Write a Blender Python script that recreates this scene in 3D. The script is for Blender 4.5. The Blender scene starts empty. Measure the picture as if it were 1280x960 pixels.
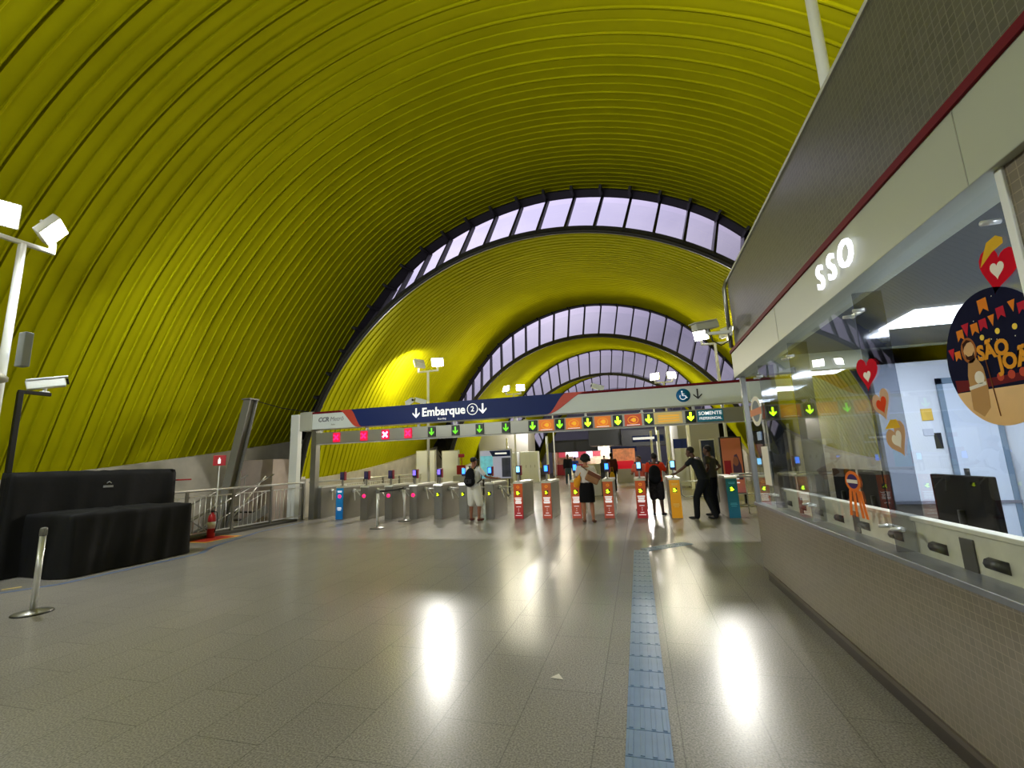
import bpy, bmesh, math, random
import numpy as np
from mathutils import Vector, Matrix, Euler
random.seed(7)
SC = bpy.context.scene
COL = SC.collection
R = math.radians
PI = math.pi

# ------------------------------------------------------------------ camera
CAMZ = 1.55
YAW, PITCH, ROLL, FPX = R(15.195), R(9.936), R(-2.159), 557.44
def _rows():
    cy, sy, cp, sp = math.cos(YAW), math.sin(YAW), math.cos(PITCH), math.sin(PITCH)
    f = Vector((-sy*cp, cy*cp, sp)); r = Vector((cy, sy, 0)); u = r.cross(f)
    cr, sr = math.cos(ROLL), math.sin(ROLL)
    return r*cr+u*sr, -r*sr+u*cr, f
_r, _u, _f = _rows()
cam = bpy.data.cameras.new('camera'); camo = bpy.data.objects.new('camera', cam); COL.objects.link(camo)
cam.sensor_fit = 'HORIZONTAL'; cam.sensor_width = 36; cam.lens = 36*FPX/1280
cam.clip_start = .05; cam.clip_end = 400
camo.matrix_world = Matrix(((_r.x, _u.x, -_f.x, 0), (_r.y, _u.y, -_f.y, 0), (_r.z, _u.z, -_f.z, CAMZ), (0, 0, 0, 1)))
SC.camera = camo
# surveying helpers: where the sight line through a photo point meets a plane of the hall
def _ray(x, y): return _r*((x-640)/FPX) - _u*((y-480)/FPX) + _f
def atY(x, y, Y): d = _ray(x, y); return Vector((0, 0, CAMZ)) + d*(Y/d.y)
def atX(x, y, X): d = _ray(x, y); return Vector((0, 0, CAMZ)) + d*(X/d.x)
def atZ(x, y, Z=0): d = _ray(x, y); return Vector((0, 0, CAMZ)) + d*((Z-CAMZ)/d.z)

SC.view_settings.view_transform = 'Standard'; SC.view_settings.look = 'None'
SC.view_settings.gamma = 1; SC.view_settings.use_curve_mapping = False
SC.view_settings.exposure = 0.75

# ------------------------------------------------------------------ world: dusk sky
W = bpy.data.worlds.new('dusk'); SC.world = W; W.use_nodes = True
nt = W.node_tree; nt.nodes.clear()
out = nt.nodes.new('ShaderNodeOutputWorld'); bg = nt.nodes.new('ShaderNodeBackground')
tc = nt.nodes.new('ShaderNodeTexCoord'); mp = nt.nodes.new('ShaderNodeMapping'); mp.inputs['Scale'].default_value = (1, 1, 3)
no = nt.nodes.new('ShaderNodeTexNoise'); no.inputs['Scale'].default_value = 3.0; no.inputs['Detail'].default_value = 5
cr = nt.nodes.new('ShaderNodeValToRGB')
cr.color_ramp.elements[0].position = .35; cr.color_ramp.elements[0].color = (.50, .47, .63, 1)
cr.color_ramp.elements[1].position = .70; cr.color_ramp.elements[1].color = (.74, .69, .82, 1)
nt.links.new(tc.outputs['Generated'], mp.inputs[0]); nt.links.new(mp.outputs[0], no.inputs['Vector'])
sx_ = nt.nodes.new('ShaderNodeSeparateXYZ'); mr_ = nt.nodes.new('ShaderNodeMapRange'); mr_.inputs[1].default_value = .25; mr_.inputs[2].default_value = .95
mr_.inputs[3].default_value = .36; mr_.inputs[4].default_value = 1.75     # the last daylight lies high and to the left of the hall
ma_ = nt.nodes.new('ShaderNodeMath'); ma_.operation = 'MULTIPLY'; ma_.inputs[1].default_value = -.6; mb_ = nt.nodes.new('ShaderNodeMath'); mb_.operation = 'MULTIPLY_ADD'; mb_.inputs[1].default_value = 1.2
nt.links.new(tc.outputs['Generated'], sx_.inputs[0]); nt.links.new(sx_.outputs['X'], ma_.inputs[0]); nt.links.new(sx_.outputs['Z'], mb_.inputs[0]); nt.links.new(ma_.outputs[0], mb_.inputs[2]); nt.links.new(mb_.outputs[0], mr_.inputs[0]); nt.links.new(mr_.outputs[0], bg.inputs[1])
nt.links.new(no.outputs['Fac'], cr.inputs[0]); nt.links.new(cr.outputs[0], bg.inputs[0]); nt.links.new(bg.outputs[0], out.inputs[0])
bg.inputs[1].default_value = 1.0

# light strengths (W) of the lamps of the place and the added fill lamps
FLOOD_NEAR = 200; FLOOD_MID = 400; FLOOD_FAR = 250; FLOOD_ROOF = 22; FLOOD_BACK_FILL = 560; SHOP_W = 500; BOOTH_W = 24

# ------------------------------------------------------------------ helpers
def S(h):  # sRGB 0-255 -> linear
    return tuple((c/255/12.92 if c/255 <= .04045 else ((c/255+.055)/1.055)**2.4) for c in h)
_m = {}
def mat(name, rgb, rough=.5, metal=0, noise=0, nscale=8, emit=0, ecol=None, spec=.5, bump=0, bscale=60, rvar=0):
    if name in _m: return _m[name]
    m = bpy.data.materials.new(name); m.use_nodes = True; t = m.node_tree
    b = t.nodes['Principled BSDF']; c = S(rgb) if max(rgb) > 1.5 else rgb
    b.inputs['Base Color'].default_value = (*c, 1); b.inputs['Roughness'].default_value = rough
    b.inputs['Metallic'].default_value = metal; b.inputs['Specular IOR Level'].default_value = spec
    if noise or rvar or bump:
        tc = t.nodes.new('ShaderNodeTexCoord')
    if noise:
        n = t.nodes.new('ShaderNodeTexNoise'); n.inputs['Scale'].default_value = nscale; n.inputs['Detail'].default_value = 4
        t.links.new(tc.outputs['Object'], n.inputs['Vector'])
        r = t.nodes.new('ShaderNodeValToRGB'); e = r.color_ramp.elements
        e[0].position = .3; e[1].position = .7
        e[0].color = (*[x*(1-noise) for x in c], 1); e[1].color = (*[min(1, x*(1+noise)) for x in c], 1)
        t.links.new(n.outputs['Fac'], r.inputs[0]); t.links.new(r.outputs[0], b.inputs['Base Color'])
    if rvar:
        n = t.nodes.new('ShaderNodeTexNoise'); n.inputs['Scale'].default_value = nscale*.7; n.inputs['Detail'].default_value = 5
        t.links.new(tc.outputs['Object'], n.inputs['Vector'])
        q = t.nodes.new('ShaderNodeMapRange'); q.inputs[3].default_value = max(.02, rough-rvar); q.inputs[4].default_value = rough+rvar
        t.links.new(n.outputs['Fac'], q.inputs[0]); t.links.new(q.outputs[0], b.inputs['Roughness'])
    if bump:
        n = t.nodes.new('ShaderNodeTexNoise'); n.inputs['Scale'].default_value = bscale
        t.links.new(tc.outputs['Object'], n.inputs['Vector'])
        k = t.nodes.new('ShaderNodeBump'); k.inputs['Strength'].default_value = bump; k.inputs['Distance'].default_value = .01
        t.links.new(n.outputs['Fac'], k.inputs['Height']); t.links.new(k.outputs[0], b.inputs['Normal'])
    if emit:
        b.inputs['Emission Color'].default_value = (*(S(ecol) if ecol else c), 1); b.inputs['Emission Strength'].default_value = emit
    _m[name] = m; return m
def glass(name, tint=(1, 1, 1), refl=1.0, rough=0.0, base=0.0):
    m = bpy.data.materials.new(name); m.use_nodes = True; t = m.node_tree; t.nodes.clear()
    o = t.nodes.new('ShaderNodeOutputMaterial'); mx = t.nodes.new('ShaderNodeMixShader')
    tr = t.nodes.new('ShaderNodeBsdfTransparent'); tr.inputs[0].default_value = (*tint, 1)
    gl = t.nodes.new('ShaderNodeBsdfGlossy'); gl.inputs['Roughness'].default_value = rough
    lw = t.nodes.new('ShaderNodeLayerWeight'); pw = t.nodes.new('ShaderNodeMath'); pw.operation = 'POWER'; pw.inputs[1].default_value = 5
    fr = t.nodes.new('ShaderNodeMath'); fr.operation = 'MULTIPLY_ADD'; fr.inputs[1].default_value = .96; fr.inputs[2].default_value = .04
    t.links.new(lw.outputs['Facing'], pw.inputs[0]); t.links.new(pw.outputs[0], fr.inputs[0])
    ma = t.nodes.new('ShaderNodeMath'); ma.operation = 'MULTIPLY_ADD'; ma.inputs[1].default_value = refl; ma.inputs[2].default_value = base; ma.use_clamp = True
    t.links.new(fr.outputs[0], ma.inputs[0]); t.links.new(ma.outputs[0], mx.inputs[0])
    t.links.new(tr.outputs[0], mx.inputs[1]); t.links.new(gl.outputs[0], mx.inputs[2]); t.links.new(mx.outputs[0], o.inputs[0])
    return m

class MB:
    """collects shapes, then links them as one mesh object"""
    def __init__(s): s.bm = bmesh.new(); s.mi = 0
    def _tag(s, geom):
        for f in geom:
            f.material_index = s.mi
    def box(s, x0, x1, y0, y1, z0, z1, bev=0, M=None):
        vs = [s.bm.verts.new(Vector(c)) for c in ((x0,y0,z0),(x1,y0,z0),(x1,y1,z0),(x0,y1,z0),(x0,y0,z1),(x1,y0,z1),(x1,y1,z1),(x0,y1,z1))]
        fs = [s.bm.faces.new([vs[i] for i in q]) for q in ((3,2,1,0),(4,5,6,7),(0,1,5,4),(1,2,6,5),(2,3,7,6),(3,0,4,7))]
        s._tag(fs)
        if bev:
            es = list({e for f in fs for e in f.edges})
            r = bmesh.ops.bevel(s.bm, geom=es, offset=bev, segments=2, affect='EDGES', profile=.5)
            s._tag(r['faces']); vs = list({v for f in r['faces'] for v in f.verts} | {v for v in vs if v.is_valid})
        if M is not None:
            for v in vs: v.co = M @ v.co
        return s
    def tube(s, pts, r, n=10, cap=True, closed=False):
        pts = [Vector(p) for p in pts]; rr = r if isinstance(r, (list, tuple)) else [r]*len(pts)
        rings = []; N = len(pts); prev = None
        for i, p in enumerate(pts):
            a = pts[i-1] if (i > 0 or closed) else p; b = pts[(i+1) % N] if (i < N-1 or closed) else p
            d = (b-a).normalized()
            if prev is None:
                up = Vector((0, 0, 1)) if abs(d.z) < .95 else Vector((1, 0, 0))
                e1 = d.cross(up).normalized()
            else: e1 = (prev - d*prev.dot(d)).normalized()
            prev = e1; e2 = d.cross(e1)
            rings.append([s.bm.verts.new(p + (e1*math.cos(2*PI*k/n)+e2*math.sin(2*PI*k/n))*rr[i]) for k in range(n)])
        fs = []
        for i in range(N if closed else N-1):
            A, B = rings[i], rings[(i+1) % N]
            for k in range(n): fs.append(s.bm.faces.new((A[k], A[(k+1) % n], B[(k+1) % n], B[k])))
        if cap and not closed:
            fs.append(s.bm.faces.new(rings[0][::-1])); fs.append(s.bm.faces.new(rings[-1]))
        for f in fs: f.smooth = True
        s._tag(fs); return s
    def lathe(s, prof, c=(0, 0, 0), n=24, smooth=True):
        c = Vector(c); rings = []
        for r, z in prof:
            if r < 1e-5: rings.append([s.bm.verts.new(c+Vector((0, 0, z)))])
            else: rings.append([s.bm.verts.new(c+Vector((r*math.cos(2*PI*k/n), r*math.sin(2*PI*k/n), z))) for k in range(n)])
        fs = []
        for A, B in zip(rings, rings[1:]):
            for k in range(n):
                a = [A[0]] if len(A) == 1 else [A[k], A[(k+1) % n]]
                b = [B[0]] if len(B) == 1 else [B[(k+1) % n], B[k]]
                if len(a)+len(b) > 2: fs.append(s.bm.faces.new(a+b))
        if len(rings[0]) > 1: fs.append(s.bm.faces.new(rings[0][::-1]))
        if len(rings[-1]) > 1: fs.append(s.bm.faces.new(rings[-1]))
        for f in fs: f.smooth = smooth
        s._tag(fs); return s
    def prism(s, pts, d):
        """polygon (list of 3d points) given the thickness vector d"""
        d = Vector(d); A = [s.bm.verts.new(Vector(p)) for p in pts]; B = [s.bm.verts.new(Vector(p)+d) for p in pts]
        fs = [s.bm.faces.new(A[::-1]), s.bm.faces.new(B)]
        n = len(pts)
        for i in range(n): fs.append(s.bm.faces.new((A[i], A[(i+1) % n], B[(i+1) % n], B[i])))
        s._tag(fs); return s
    def ell(s, c, r, n=16, rot=None):
        M = Matrix.Translation(Vector(c)) @ (rot.to_matrix().to_4x4() if rot else Matrix()) @ Matrix.Diagonal((*r, 1))
        q = bmesh.ops.create_uvsphere(s.bm, u_segments=n, v_segments=max(6, n//2), radius=1, matrix=M)
        fs = list({f for v in q['verts'] for f in v.link_faces})
        for f in fs: f.smooth = True
        s._tag(fs); return s
    def mesh(s, name, mats, fix=True):
        if fix: bmesh.ops.recalc_face_normals(s.bm, faces=s.bm.faces[:])
        me = bpy.data.meshes.new(name); s.bm.to_mesh(me); s.bm.free()
        for m in (mats if isinstance(mats, (list, tuple)) else [mats]): me.materials.append(m)
        return me
    def obj(s, name, mats, parent=None, fix=True, **kw):
        return link(name, s.mesh(name, mats, fix), parent, **kw)
def link(name, me, parent=None, loc=None, rot=None, label=None, cat=None, group=None, kind=None):
    o = bpy.data.objects.new(name, me); COL.objects.link(o)
    if parent: o.parent = parent
    if loc is not None: o.location = loc
    if rot is not None: o.rotation_euler = rot
    tag(o, label, cat, group, kind); return o
def tag(o, label=None, cat=None, group=None, kind=None):
    if label: o['label'] = label
    if cat: o['category'] = cat
    if group: o['group'] = group
    if kind: o['kind'] = kind
    return o
def empty(name, loc, rz=0, label=None, cat=None, group=None, kind=None):
    o = bpy.data.objects.new(name, None); COL.objects.link(o); o.location = loc; o.rotation_euler = (0, 0, rz)
    o.empty_display_size = .1
    return tag(o, label, cat, group, kind)
def struct(name, mb, m, parent=None, label=None):
    return mb.obj(name, m, parent, kind='structure', label=label)
_tcache = {}
def text_mesh(body, size, extrude=.004, bold=0, align='CENTER', shear=0):
    cu = bpy.data.curves.new('t', 'FONT'); cu.body = body; cu.size = size; cu.extrude = extrude; cu.offset = bold
    cu.align_x = align; cu.align_y = 'CENTER'; cu.shear = shear; cu.resolution_u = 3
    o = bpy.data.objects.new('t', cu); COL.objects.link(o)
    dg = bpy.context.evaluated_depsgraph_get(); dg.update()
    me = bpy.data.meshes.new_from_object(o.evaluated_get(dg)); bpy.data.objects.remove(o); bpy.data.curves.remove(cu)
    return me
FRONT = (R(90), 0, 0)             # lettering read by someone looking along +Y
SIDE = (R(90), 0, R(-90))         # lettering read by someone looking along +X
def text(name, body, size, loc, m, parent=None, rot=FRONT, squeeze=1, **kw):
    ke = {k: kw.pop(k) for k in ('extrude', 'bold', 'align', 'shear') if k in kw}
    me = text_mesh(body, size, **ke); me.materials.clear(); me.materials.append(m); me.name = name
    if squeeze != 1:
        for v in me.vertices: v.co.x *= squeeze
    return link(name, me, parent, loc=loc, rot=rot, **kw)

# ------------------------------------------------------------------ materials
YEL = mat('yellow_vault_steel', (.42, .408, .003), .8, 0, noise=.05, nscale=1.0, spec=.02)
def vault_mat():
    m = YEL; t = m.node_tree; b = t.nodes['Principled BSDF']
    return m
vault_mat()
DARKST = mat('dark_steel', (40, 38, 36), .5, .3)
CONC = mat('concrete', (178, 172, 160), .85, noise=.18, nscale=1.5, bump=.15, bscale=20)
CONC_D = mat('dark_concrete', (70, 68, 64), .9, noise=.2, nscale=2)
STEEL = mat('brushed_steel', (150, 148, 142), .34, .85, noise=.06, nscale=3, rvar=.06)
STEEL_L = mat('bright_steel', (225, 225, 222), .3, .6)
STEEL_P = mat('painted_grey_steel', (120, 118, 112), .45, .2)
WHITE = mat('white_paint', (225, 226, 222), .4)
WHITE_G = mat('pole_white_paint', (232, 232, 228), .35)
GREYP = mat('grey_panel_paint', (176, 176, 164), .45)
BLACK = mat('black_plastic', (14, 14, 16), .4)
CLOTH_B = mat('black_drape', (14, 14, 16), .75, bump=.3, bscale=8, spec=.3)
NAVY = mat('navy_panel', (16, 38, 104), .5, spec=.25)
RED = mat('red_paint', (176, 24, 34), .4)
REDO = mat('orange_red_panel', (206, 70, 52), .4)
MAROON = mat('maroon_stripe', (104, 10, 24), .6, spec=.15)
LENS = mat('flood_lens', (255, 255, 250), .3, emit=11, ecol=(255, 252, 246))
WTXT = mat('white_lettering', (250, 250, 250), .4, emit=.35)
BTXT = mat('dark_lettering', (35, 35, 40), .5)
GTXT = mat('grey_lettering', (150, 150, 155), .5)
CYAN = mat('cyan_blue_panel', (20, 130, 200), .4, emit=.15)
TEALP = mat('teal_panel', (22, 120, 150), .4, emit=.06)
YELP = mat('yellow_orange_panel', (236, 160, 8), .4, emit=.08)
LEDBK = mat('led_board_black', (16, 20, 14), .35)
LEDG = mat('led_green', (40, 200, 30), .4, emit=2.2, ecol=(110, 240, 20))
LEDG2 = mat('led_green_bright', (120, 240, 30), .4, emit=5, ecol=(170, 250, 20))
LEDGD = mat('led_green_dim', (40, 160, 20), .4, emit=.9, ecol=(100, 190, 20))
LEDYG = mat('led_yellow_green', (150, 200, 20), .4, emit=1.6, ecol=(185, 210, 10))
LEDR = mat('led_pink_red', (240, 20, 80), .4, emit=2.2, ecol=(250, 20, 80))
LEDRW = mat('led_pink_core', (255, 130, 180), .4, emit=5, ecol=(255, 120, 180))
LEDRB = mat('led_red_back', (150, 5, 40), .4, emit=.9, ecol=(190, 5, 50))
SCRB = mat('blue_screen', (40, 110, 240), .3, emit=2.2, ecol=(50, 120, 250))
SCRC = mat('pale_blue_screen', (110, 190, 240), .3, emit=2.0, ecol=(110, 190, 245))
SCRP = mat('violet_screen', (110, 90, 200), .3, emit=1.2, ecol=(110, 90, 220))
SCROFF = mat('dark_violet_screen', (50, 40, 75), .3, emit=.25)
SKIN_D = mat('dark_skin', (86, 52, 38), .55, noise=.06)
SKIN_M = mat('brown_skin', (140, 88, 62), .55, noise=.06)
HAIR = mat('black_hair', (16, 13, 12), .8, bump=.6, bscale=60)

def granite():
    m = bpy.data.materials.new('polished_granite_floor'); m.use_nodes = True; t = m.node_tree; b = t.nodes['Principled BSDF']
    tc = t.nodes.new('ShaderNodeTexCoord')
    n1 = t.nodes.new('ShaderNodeTexNoise'); n1.inputs['Scale'].default_value = 90; n1.inputs['Detail'].default_value = 3
    n2 = t.nodes.new('ShaderNodeTexNoise'); n2.inputs['Scale'].default_value = .5; n2.inputs['Detail'].default_value = 2
    br = t.nodes.new('ShaderNodeTexBrick'); br.offset = .5; br.inputs['Scale'].default_value = 1
    br.inputs['Brick Width'].default_value = .95; br.inputs['Row Height'].default_value = .47; br.inputs['Mortar Size'].default_value = .004
    br.inputs['Color1'].default_value = (1, 1, 1, 1); br.inputs['Color2'].default_value = (.95, .95, .95, 1); br.inputs['Mortar'].default_value = (.68, .68, .68, 1)
    mp = t.nodes.new('ShaderNodeMapping'); mp.inputs['Rotation'].default_value = (0, 0, R(90)); mp.inputs['Location'].default_value = (0, -.11, 0)
    t.links.new(tc.outputs['Object'], mp.inputs[0]); t.links.new(mp.outputs[0], br.inputs['Vector'])
    for n in (n1, n2): t.links.new(tc.outputs['Object'], n.inputs['Vector'])
    r1 = t.nodes.new('ShaderNodeValToRGB'); e = r1.color_ramp.elements
    e[0].position = .35; e[0].color = (.185, .170, .150, 1); e[1].position = .65; e[1].color = (.36, .332, .298, 1)
    t.links.new(n1.outputs['Fac'], r1.inputs[0])
    x1 = t.nodes.new('ShaderNodeMix'); x1.data_type = 'RGBA'; x1.blend_type = 'MULTIPLY'; x1.inputs[0].default_value = 1
    t.links.new(r1.outputs[0], x1.inputs[6]); t.links.new(br.outputs['Color'], x1.inputs[7])
    r2 = t.nodes.new('ShaderNodeMapRange'); r2.inputs[3].default_value = .8; r2.inputs[4].default_value = 1.2
    t.links.new(n2.outputs['Fac'], r2.inputs[0])
    x2 = t.nodes.new('ShaderNodeVectorMath'); x2.operation = 'SCALE'
    t.links.new(x1.outputs[2], x2.inputs[0]); t.links.new(r2.outputs[0], x2.inputs['Scale']); t.links.new(x2.outputs[0], b.inputs['Base Color'])
    b.inputs['Roughness'].default_value = .26
    b.inputs['Specular IOR Level'].default_value = .20
    return m
def tiled(name, c1, c2, grout, w=.05, h=.05, rough=.3, axis='X'):
    m = bpy.data.materials.new(name); m.use_nodes = True; t = m.node_tree; b = t.nodes['Principled BSDF']
    tc = t.nodes.new('ShaderNodeTexCoord'); sp = t.nodes.new('ShaderNodeSeparateXYZ'); cb = t.nodes.new('ShaderNodeCombineXYZ')
    t.links.new(tc.outputs['Object'], sp.inputs[0]); t.links.new(sp.outputs['Y' if axis == 'X' else 'X'], cb.inputs[0]); t.links.new(sp.outputs['Z'], cb.inputs[1])
    br = t.nodes.new('ShaderNodeTexBrick'); br.offset = 0; br.inputs['Scale'].default_value = 1
    br.inputs['Brick Width'].default_value = w; br.inputs['Row Height'].default_value = h; br.inputs['Mortar Size'].default_value = w*.05
    br.inputs['Color1'].default_value = (*S(c1), 1); br.inputs['Color2'].default_value = (*S(c2), 1); br.inputs['Mortar'].default_value = (*S(grout), 1)
    t.links.new(cb.outputs[0], br.inputs['Vector']); t.links.new(br.outputs['Color'], b.inputs['Base Color'])
    k = t.nodes.new('ShaderNodeBump'); k.inputs['Strength'].default_value = .25; k.inputs['Distance'].default_value = .003; k.invert = True
    t.links.new(br.outputs['Fac'], k.inputs['Height']); t.links.new(k.outputs[0], b.inputs['Normal'])
    b.inputs['Roughness'].default_value = rough
    return m
FLOOR = granite()
TILE = tiled('small_grey_brown_wall_tiles', (124, 113, 98), (111, 102, 88), (146, 134, 117), .04, .04)
TILE_U = tiled('small_grey_upper_tiles', (98, 96, 84), (88, 86, 75), (120, 117, 103), .04, .04)

# ------------------------------------------------------------------ the hall: floor, vaults, clerestories, side walls
XR = 6.2
f = MB(); f.box(-10.75, XR, -16, 82, -.35, 0); struct('floor', f, FLOOR)
f = MB(); f.box(-30, 25, -18, 86, -5.3, -5); struct('floor_track_level', f, CONC_D)
AX = -2.67
# vault profiles, (half width, height) from the crown down to the foot
NEAR = [(9.18*math.sin(R(a)), -.17+9.18*math.cos(R(a))) for a in range(0, 82, 9)] + [(9.1, 1.2)]
FAR = [(0, 12.05), (2.4, 11.74), (4.65, 10.92), (6.5, 9.66), (8.37, 7.5), (9.6, 5.6), (10.6, 4.0), (11.4, 2.85)]
def resample(P, n):
    P = [Vector(p) for p in P]
    # smooth (Catmull-Rom) then resample by arc length
    Q = [Vector((-P[1].x, P[1].y))] + P + [P[-1]*2-P[-2]]
    D = []
    for i in range(1, len(Q)-2):
        for k in range(12):
            t = k/12; a, b, c, d = Q[i-1], Q[i], Q[i+1], Q[i+2]
            D.append(.5*((2*b)+(c-a)*t+(2*a-5*b+4*c-d)*t*t+(3*b-a-3*c+d)*t**3))
    D.append(P[-1])
    L = [0]
    for a, b in zip(D, D[1:]): L.append(L[-1]+(b-a).length)
    out = []
    for j in range(n+1):
        s = L[-1]*j/n
        i = max(0, min(len(L)-2, next((k for k in range(len(L)-1) if L[k+1] >= s-1e-9), len(L)-2)))
        t = (s-L[i])/(L[i+1]-L[i]); out.append(D[i].lerp(D[i+1], t))
    return out
NH = 56
_half = lambda P: (lambda h: [(-p.x, p.y) for p in h[::-1]]+[(p.x, p.y) for p in h[1:]])(resample(P, NH))
PN, PF = _half(NEAR), _half(FAR)
NT = len(PN)-1
def vpoint(k, s, tt, off=0):
    """point of vault k; s = 0 at its near lip and 1 at its far lip, tt = 0..1 from left foot over to right foot"""
    u = tt*NT; i = min(NT-1, int(u)); w = u-i
    def pt(j): return Vector((PN[j][0]*(1-s)+PF[j][0]*s, PN[j][1]*(1-s)+PF[j][1]*s))
    p = pt(i).lerp(pt(i+1), w); fw = max(0, min(1, 1-(p.y-1.2)/4.5)); p.y += fw*1.65*(s**1.6-s)
    d = (pt(i+1)-pt(i)).normalized(); n = Vector((-d.y, d.x))   # outward
    p = p + n*off
    return Vector((AX+p.x, 13.7+13.4*(k-2)+s*16.2, p.y))
def vault(k, name='ceiling'):
    bm = bmesh.new(); NP = 25; rows = []
    pat = ((0, 0), (.30, 0), (.32, -.025), (.36, -.025), (.38, 0), (.80, 0), (.83, -.03), (.875, -.03), (.88, .07), (.955, .07), (.96, 0))
    for i in range(NP):
        for q, d in pat: rows.append(((i+q)/NP, d))
    rows.append((1, 0)); g = []
    for s, d in rows: g.append([bm.verts.new(vpoint(k, s, j/NT, d)) for j in range(NT+1)])
    for a, b in zip(g, g[1:]):
        for j in range(NT):
            f = bm.faces.new((a[j], a[j+1], b[j+1], b[j]))
    # outer skin
    o0 = [bm.verts.new(vpoint(k, 0, j/NT, .22)) for j in range(NT+1)]; o1 = [bm.verts.new(vpoint(k, 1, j/NT, .22)) for j in range(NT+1)]
    for j in range(NT):
        for q in ((o0[j], o1[j], o1[j+1], o0[j+1]), (g[0][j+1], g[0][j], o0[j], o0[j+1]), (g[-1][j], g[-1][j+1], o1[j+1], o1[j])):
            f = bm.faces.new(q); f.material_index = 1
    # seams between the sheets
    me = bpy.data.meshes.new(name); bm.to_mesh(me); bm.free(); me.materials.append(YEL); me.materials.append(DARKST)
    o = link(name, me, kind='structure')
    # near lip trim; the broad far band's dark colour stands in for shade
    t = MB()
    for j in range(NT):
        a, b = vpoint(k, .955, j/NT, -.085), vpoint(k, .955, (j+1)/NT, -.085)
        c, d = vpoint(k, 1.003, (j+1)/NT, -.085), vpoint(k, 1.003, j/NT, -.085)
        e = [vpoint(k, .955, j/NT, .0), vpoint(k, .955, (j+1)/NT, .0), vpoint(k, 1.003, (j+1)/NT, .24), vpoint(k, 1.003, j/NT, .24)]
        v = [t.bm.verts.new(p) for p in (a, b, c, d)]; w = [t.bm.verts.new(p) for p in e]
        t.bm.faces.new(v); t.bm.faces.new((v[1], v[0], w[0], w[1])); t.bm.faces.new((v[3], v[2], w[2], w[3]))
    bmesh.ops.remove_doubles(t.bm, verts=t.bm.verts[:], dist=.001)
    struct('trim_'+str(2*k+1), t, DARKST)
    t = MB()
    t.tube([vpoint(k, 0, j/NT, .02)+Vector((0, -.02, 0)) for j in range(NT+1)], .07, 6)
    struct('trim_'+str(2*k+2), t, DARKST)
    return o
for k in range(0, 6): vault(k+0)
SKYG = glass('clerestory_glass', (.86, .82, .92), .5)
SKYG2 = glass('clerestory_tinted_glass', (.80, .78, .86), .5)
def clerestory(k, n):
    """glazing from the near lip of vault k+1 up to the far lip of vault k"""
    root = empty('window_'+str(n), vpoint(k, 1, .5), kind='structure')
    inv = Matrix.Translation(-root.location)
    gm = MB(); fm = MB(); bm_ = MB()
    J = range(NT+1); lo = [vpoint(k+1, 0, j/NT, .1) for j in J]; hi = [vpoint(k, 1, j/NT, 0) for j in J]
    for j in range(NT):
        for a, b, mi in ((0, .74, 1), (.74, 1, 0)):
            q = [lo[j].lerp(hi[j], a), lo[j+1].lerp(hi[j+1], a), lo[j+1].lerp(hi[j+1], b), lo[j].lerp(hi[j], b)]
            tgt = gm if hi[j].z+hi[j+1].z > 9.6 else bm_
            f = tgt.bm.faces.new([tgt.bm.verts.new(inv @ p) for p in q]); f.material_index = mi if tgt is gm else 0
    bmesh.ops.remove_doubles(bm_.bm, verts=bm_.bm.verts[:], dist=.001); bm_.obj('lower_infill_panels', DARKST, root)
    bmesh.ops.remove_doubles(gm.bm, verts=gm.bm.verts[:], dist=.001)
    gm.obj('glass_panes', [SKYG, SKYG2], root)
    for i in range(29):
        tt = i/28; a = vpoint(k+1, 0, tt, .05); b = vpoint(k, 1, tt, -.05); c = vpoint(k, .93, tt, -.16)
        d = (b-a).normalized(); L = (b-a).length
        for P0, P1, w in ((a, b+d*.05, .05), (b, c, .05)):
            e = (P1-P0).normalized(); tang = (vpoint(k, 1, min(1, tt+.01))-vpoint(k, 1, max(0, tt-.01))).normalized(); nn = e.cross(tang).normalized()
            vs = []
            for P_ in (P0, P1):
                for sx, sy in ((-1, -1), (1, -1), (1, 1), (-1, 1)): vs.append(fm.bm.verts.new(inv @ (P_ + tang*(w*.9*sx) + nn*(.09*sy))))
            for q in ((0,1,2,3), (7,6,5,4), (0,4,5,1), (1,5,6,2), (2,6,7,3), (3,7,4,0)): fm.bm.faces.new([vs[z] for z in q])
    fm.obj('window_frame', DARKST, root)
for k in range(0, 5): clerestory(k, k+1)

# concrete side walls carrying the vaults
def side_wall(name, left=True):
    m = MB()
    for k in range(0, 6):
        n = 14
        top = [vpoint(k, s/n*.985, 0 if left else 1, 0) for s in range(n+1)]
        sg = -1 if left else 1
        for a, b in zip(top, top[1:]):
            vs = [m.bm.verts.new(p) for p in (
                Vector((a.x+sg*.05-sg*.35, a.y, -5)), Vector((b.x+sg*.05-sg*.35, b.y, -5)), Vector((b.x-sg*.3, b.y, b.z+.02)), Vector((a.x-sg*.3, a.y, a.z+.02)),
                Vector((a.x+sg*.6, a.y, -5)), Vector((b.x+sg*.6, b.y, -5)), Vector((b.x+sg*.6, b.y, b.z+.02)), Vector((a.x+sg*.6, a.y, a.z+.02)))]
            for q in ((0,1,2,3), (7,6,5,4), (0,4,5,1), (1,5,6,2), (2,6,7,3), (3,7,4,0)): m.bm.faces.new([vs[z] for z in q])
    return struct(name, m, CONC)
side_wall('wall_left', True); side_wall('wall_right', False)
for k in range(0, 5):     # returns closing the step between one vault's foot and the next
    for tt, nm in ((0, 'wall_left_return'), (1, 'wall_right_return')):
        a = vpoint(k, 1, tt, .3); b = vpoint(k+1, 0, tt, -.1); m = MB()
        m.prism([(a.x, a.y, -5), (b.x, b.y, -5), (b.x, b.y, b.z+.1), (a.x, a.y, a.z+.1)], (0, .2, 0)); struct(nm, m, CONC)
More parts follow.
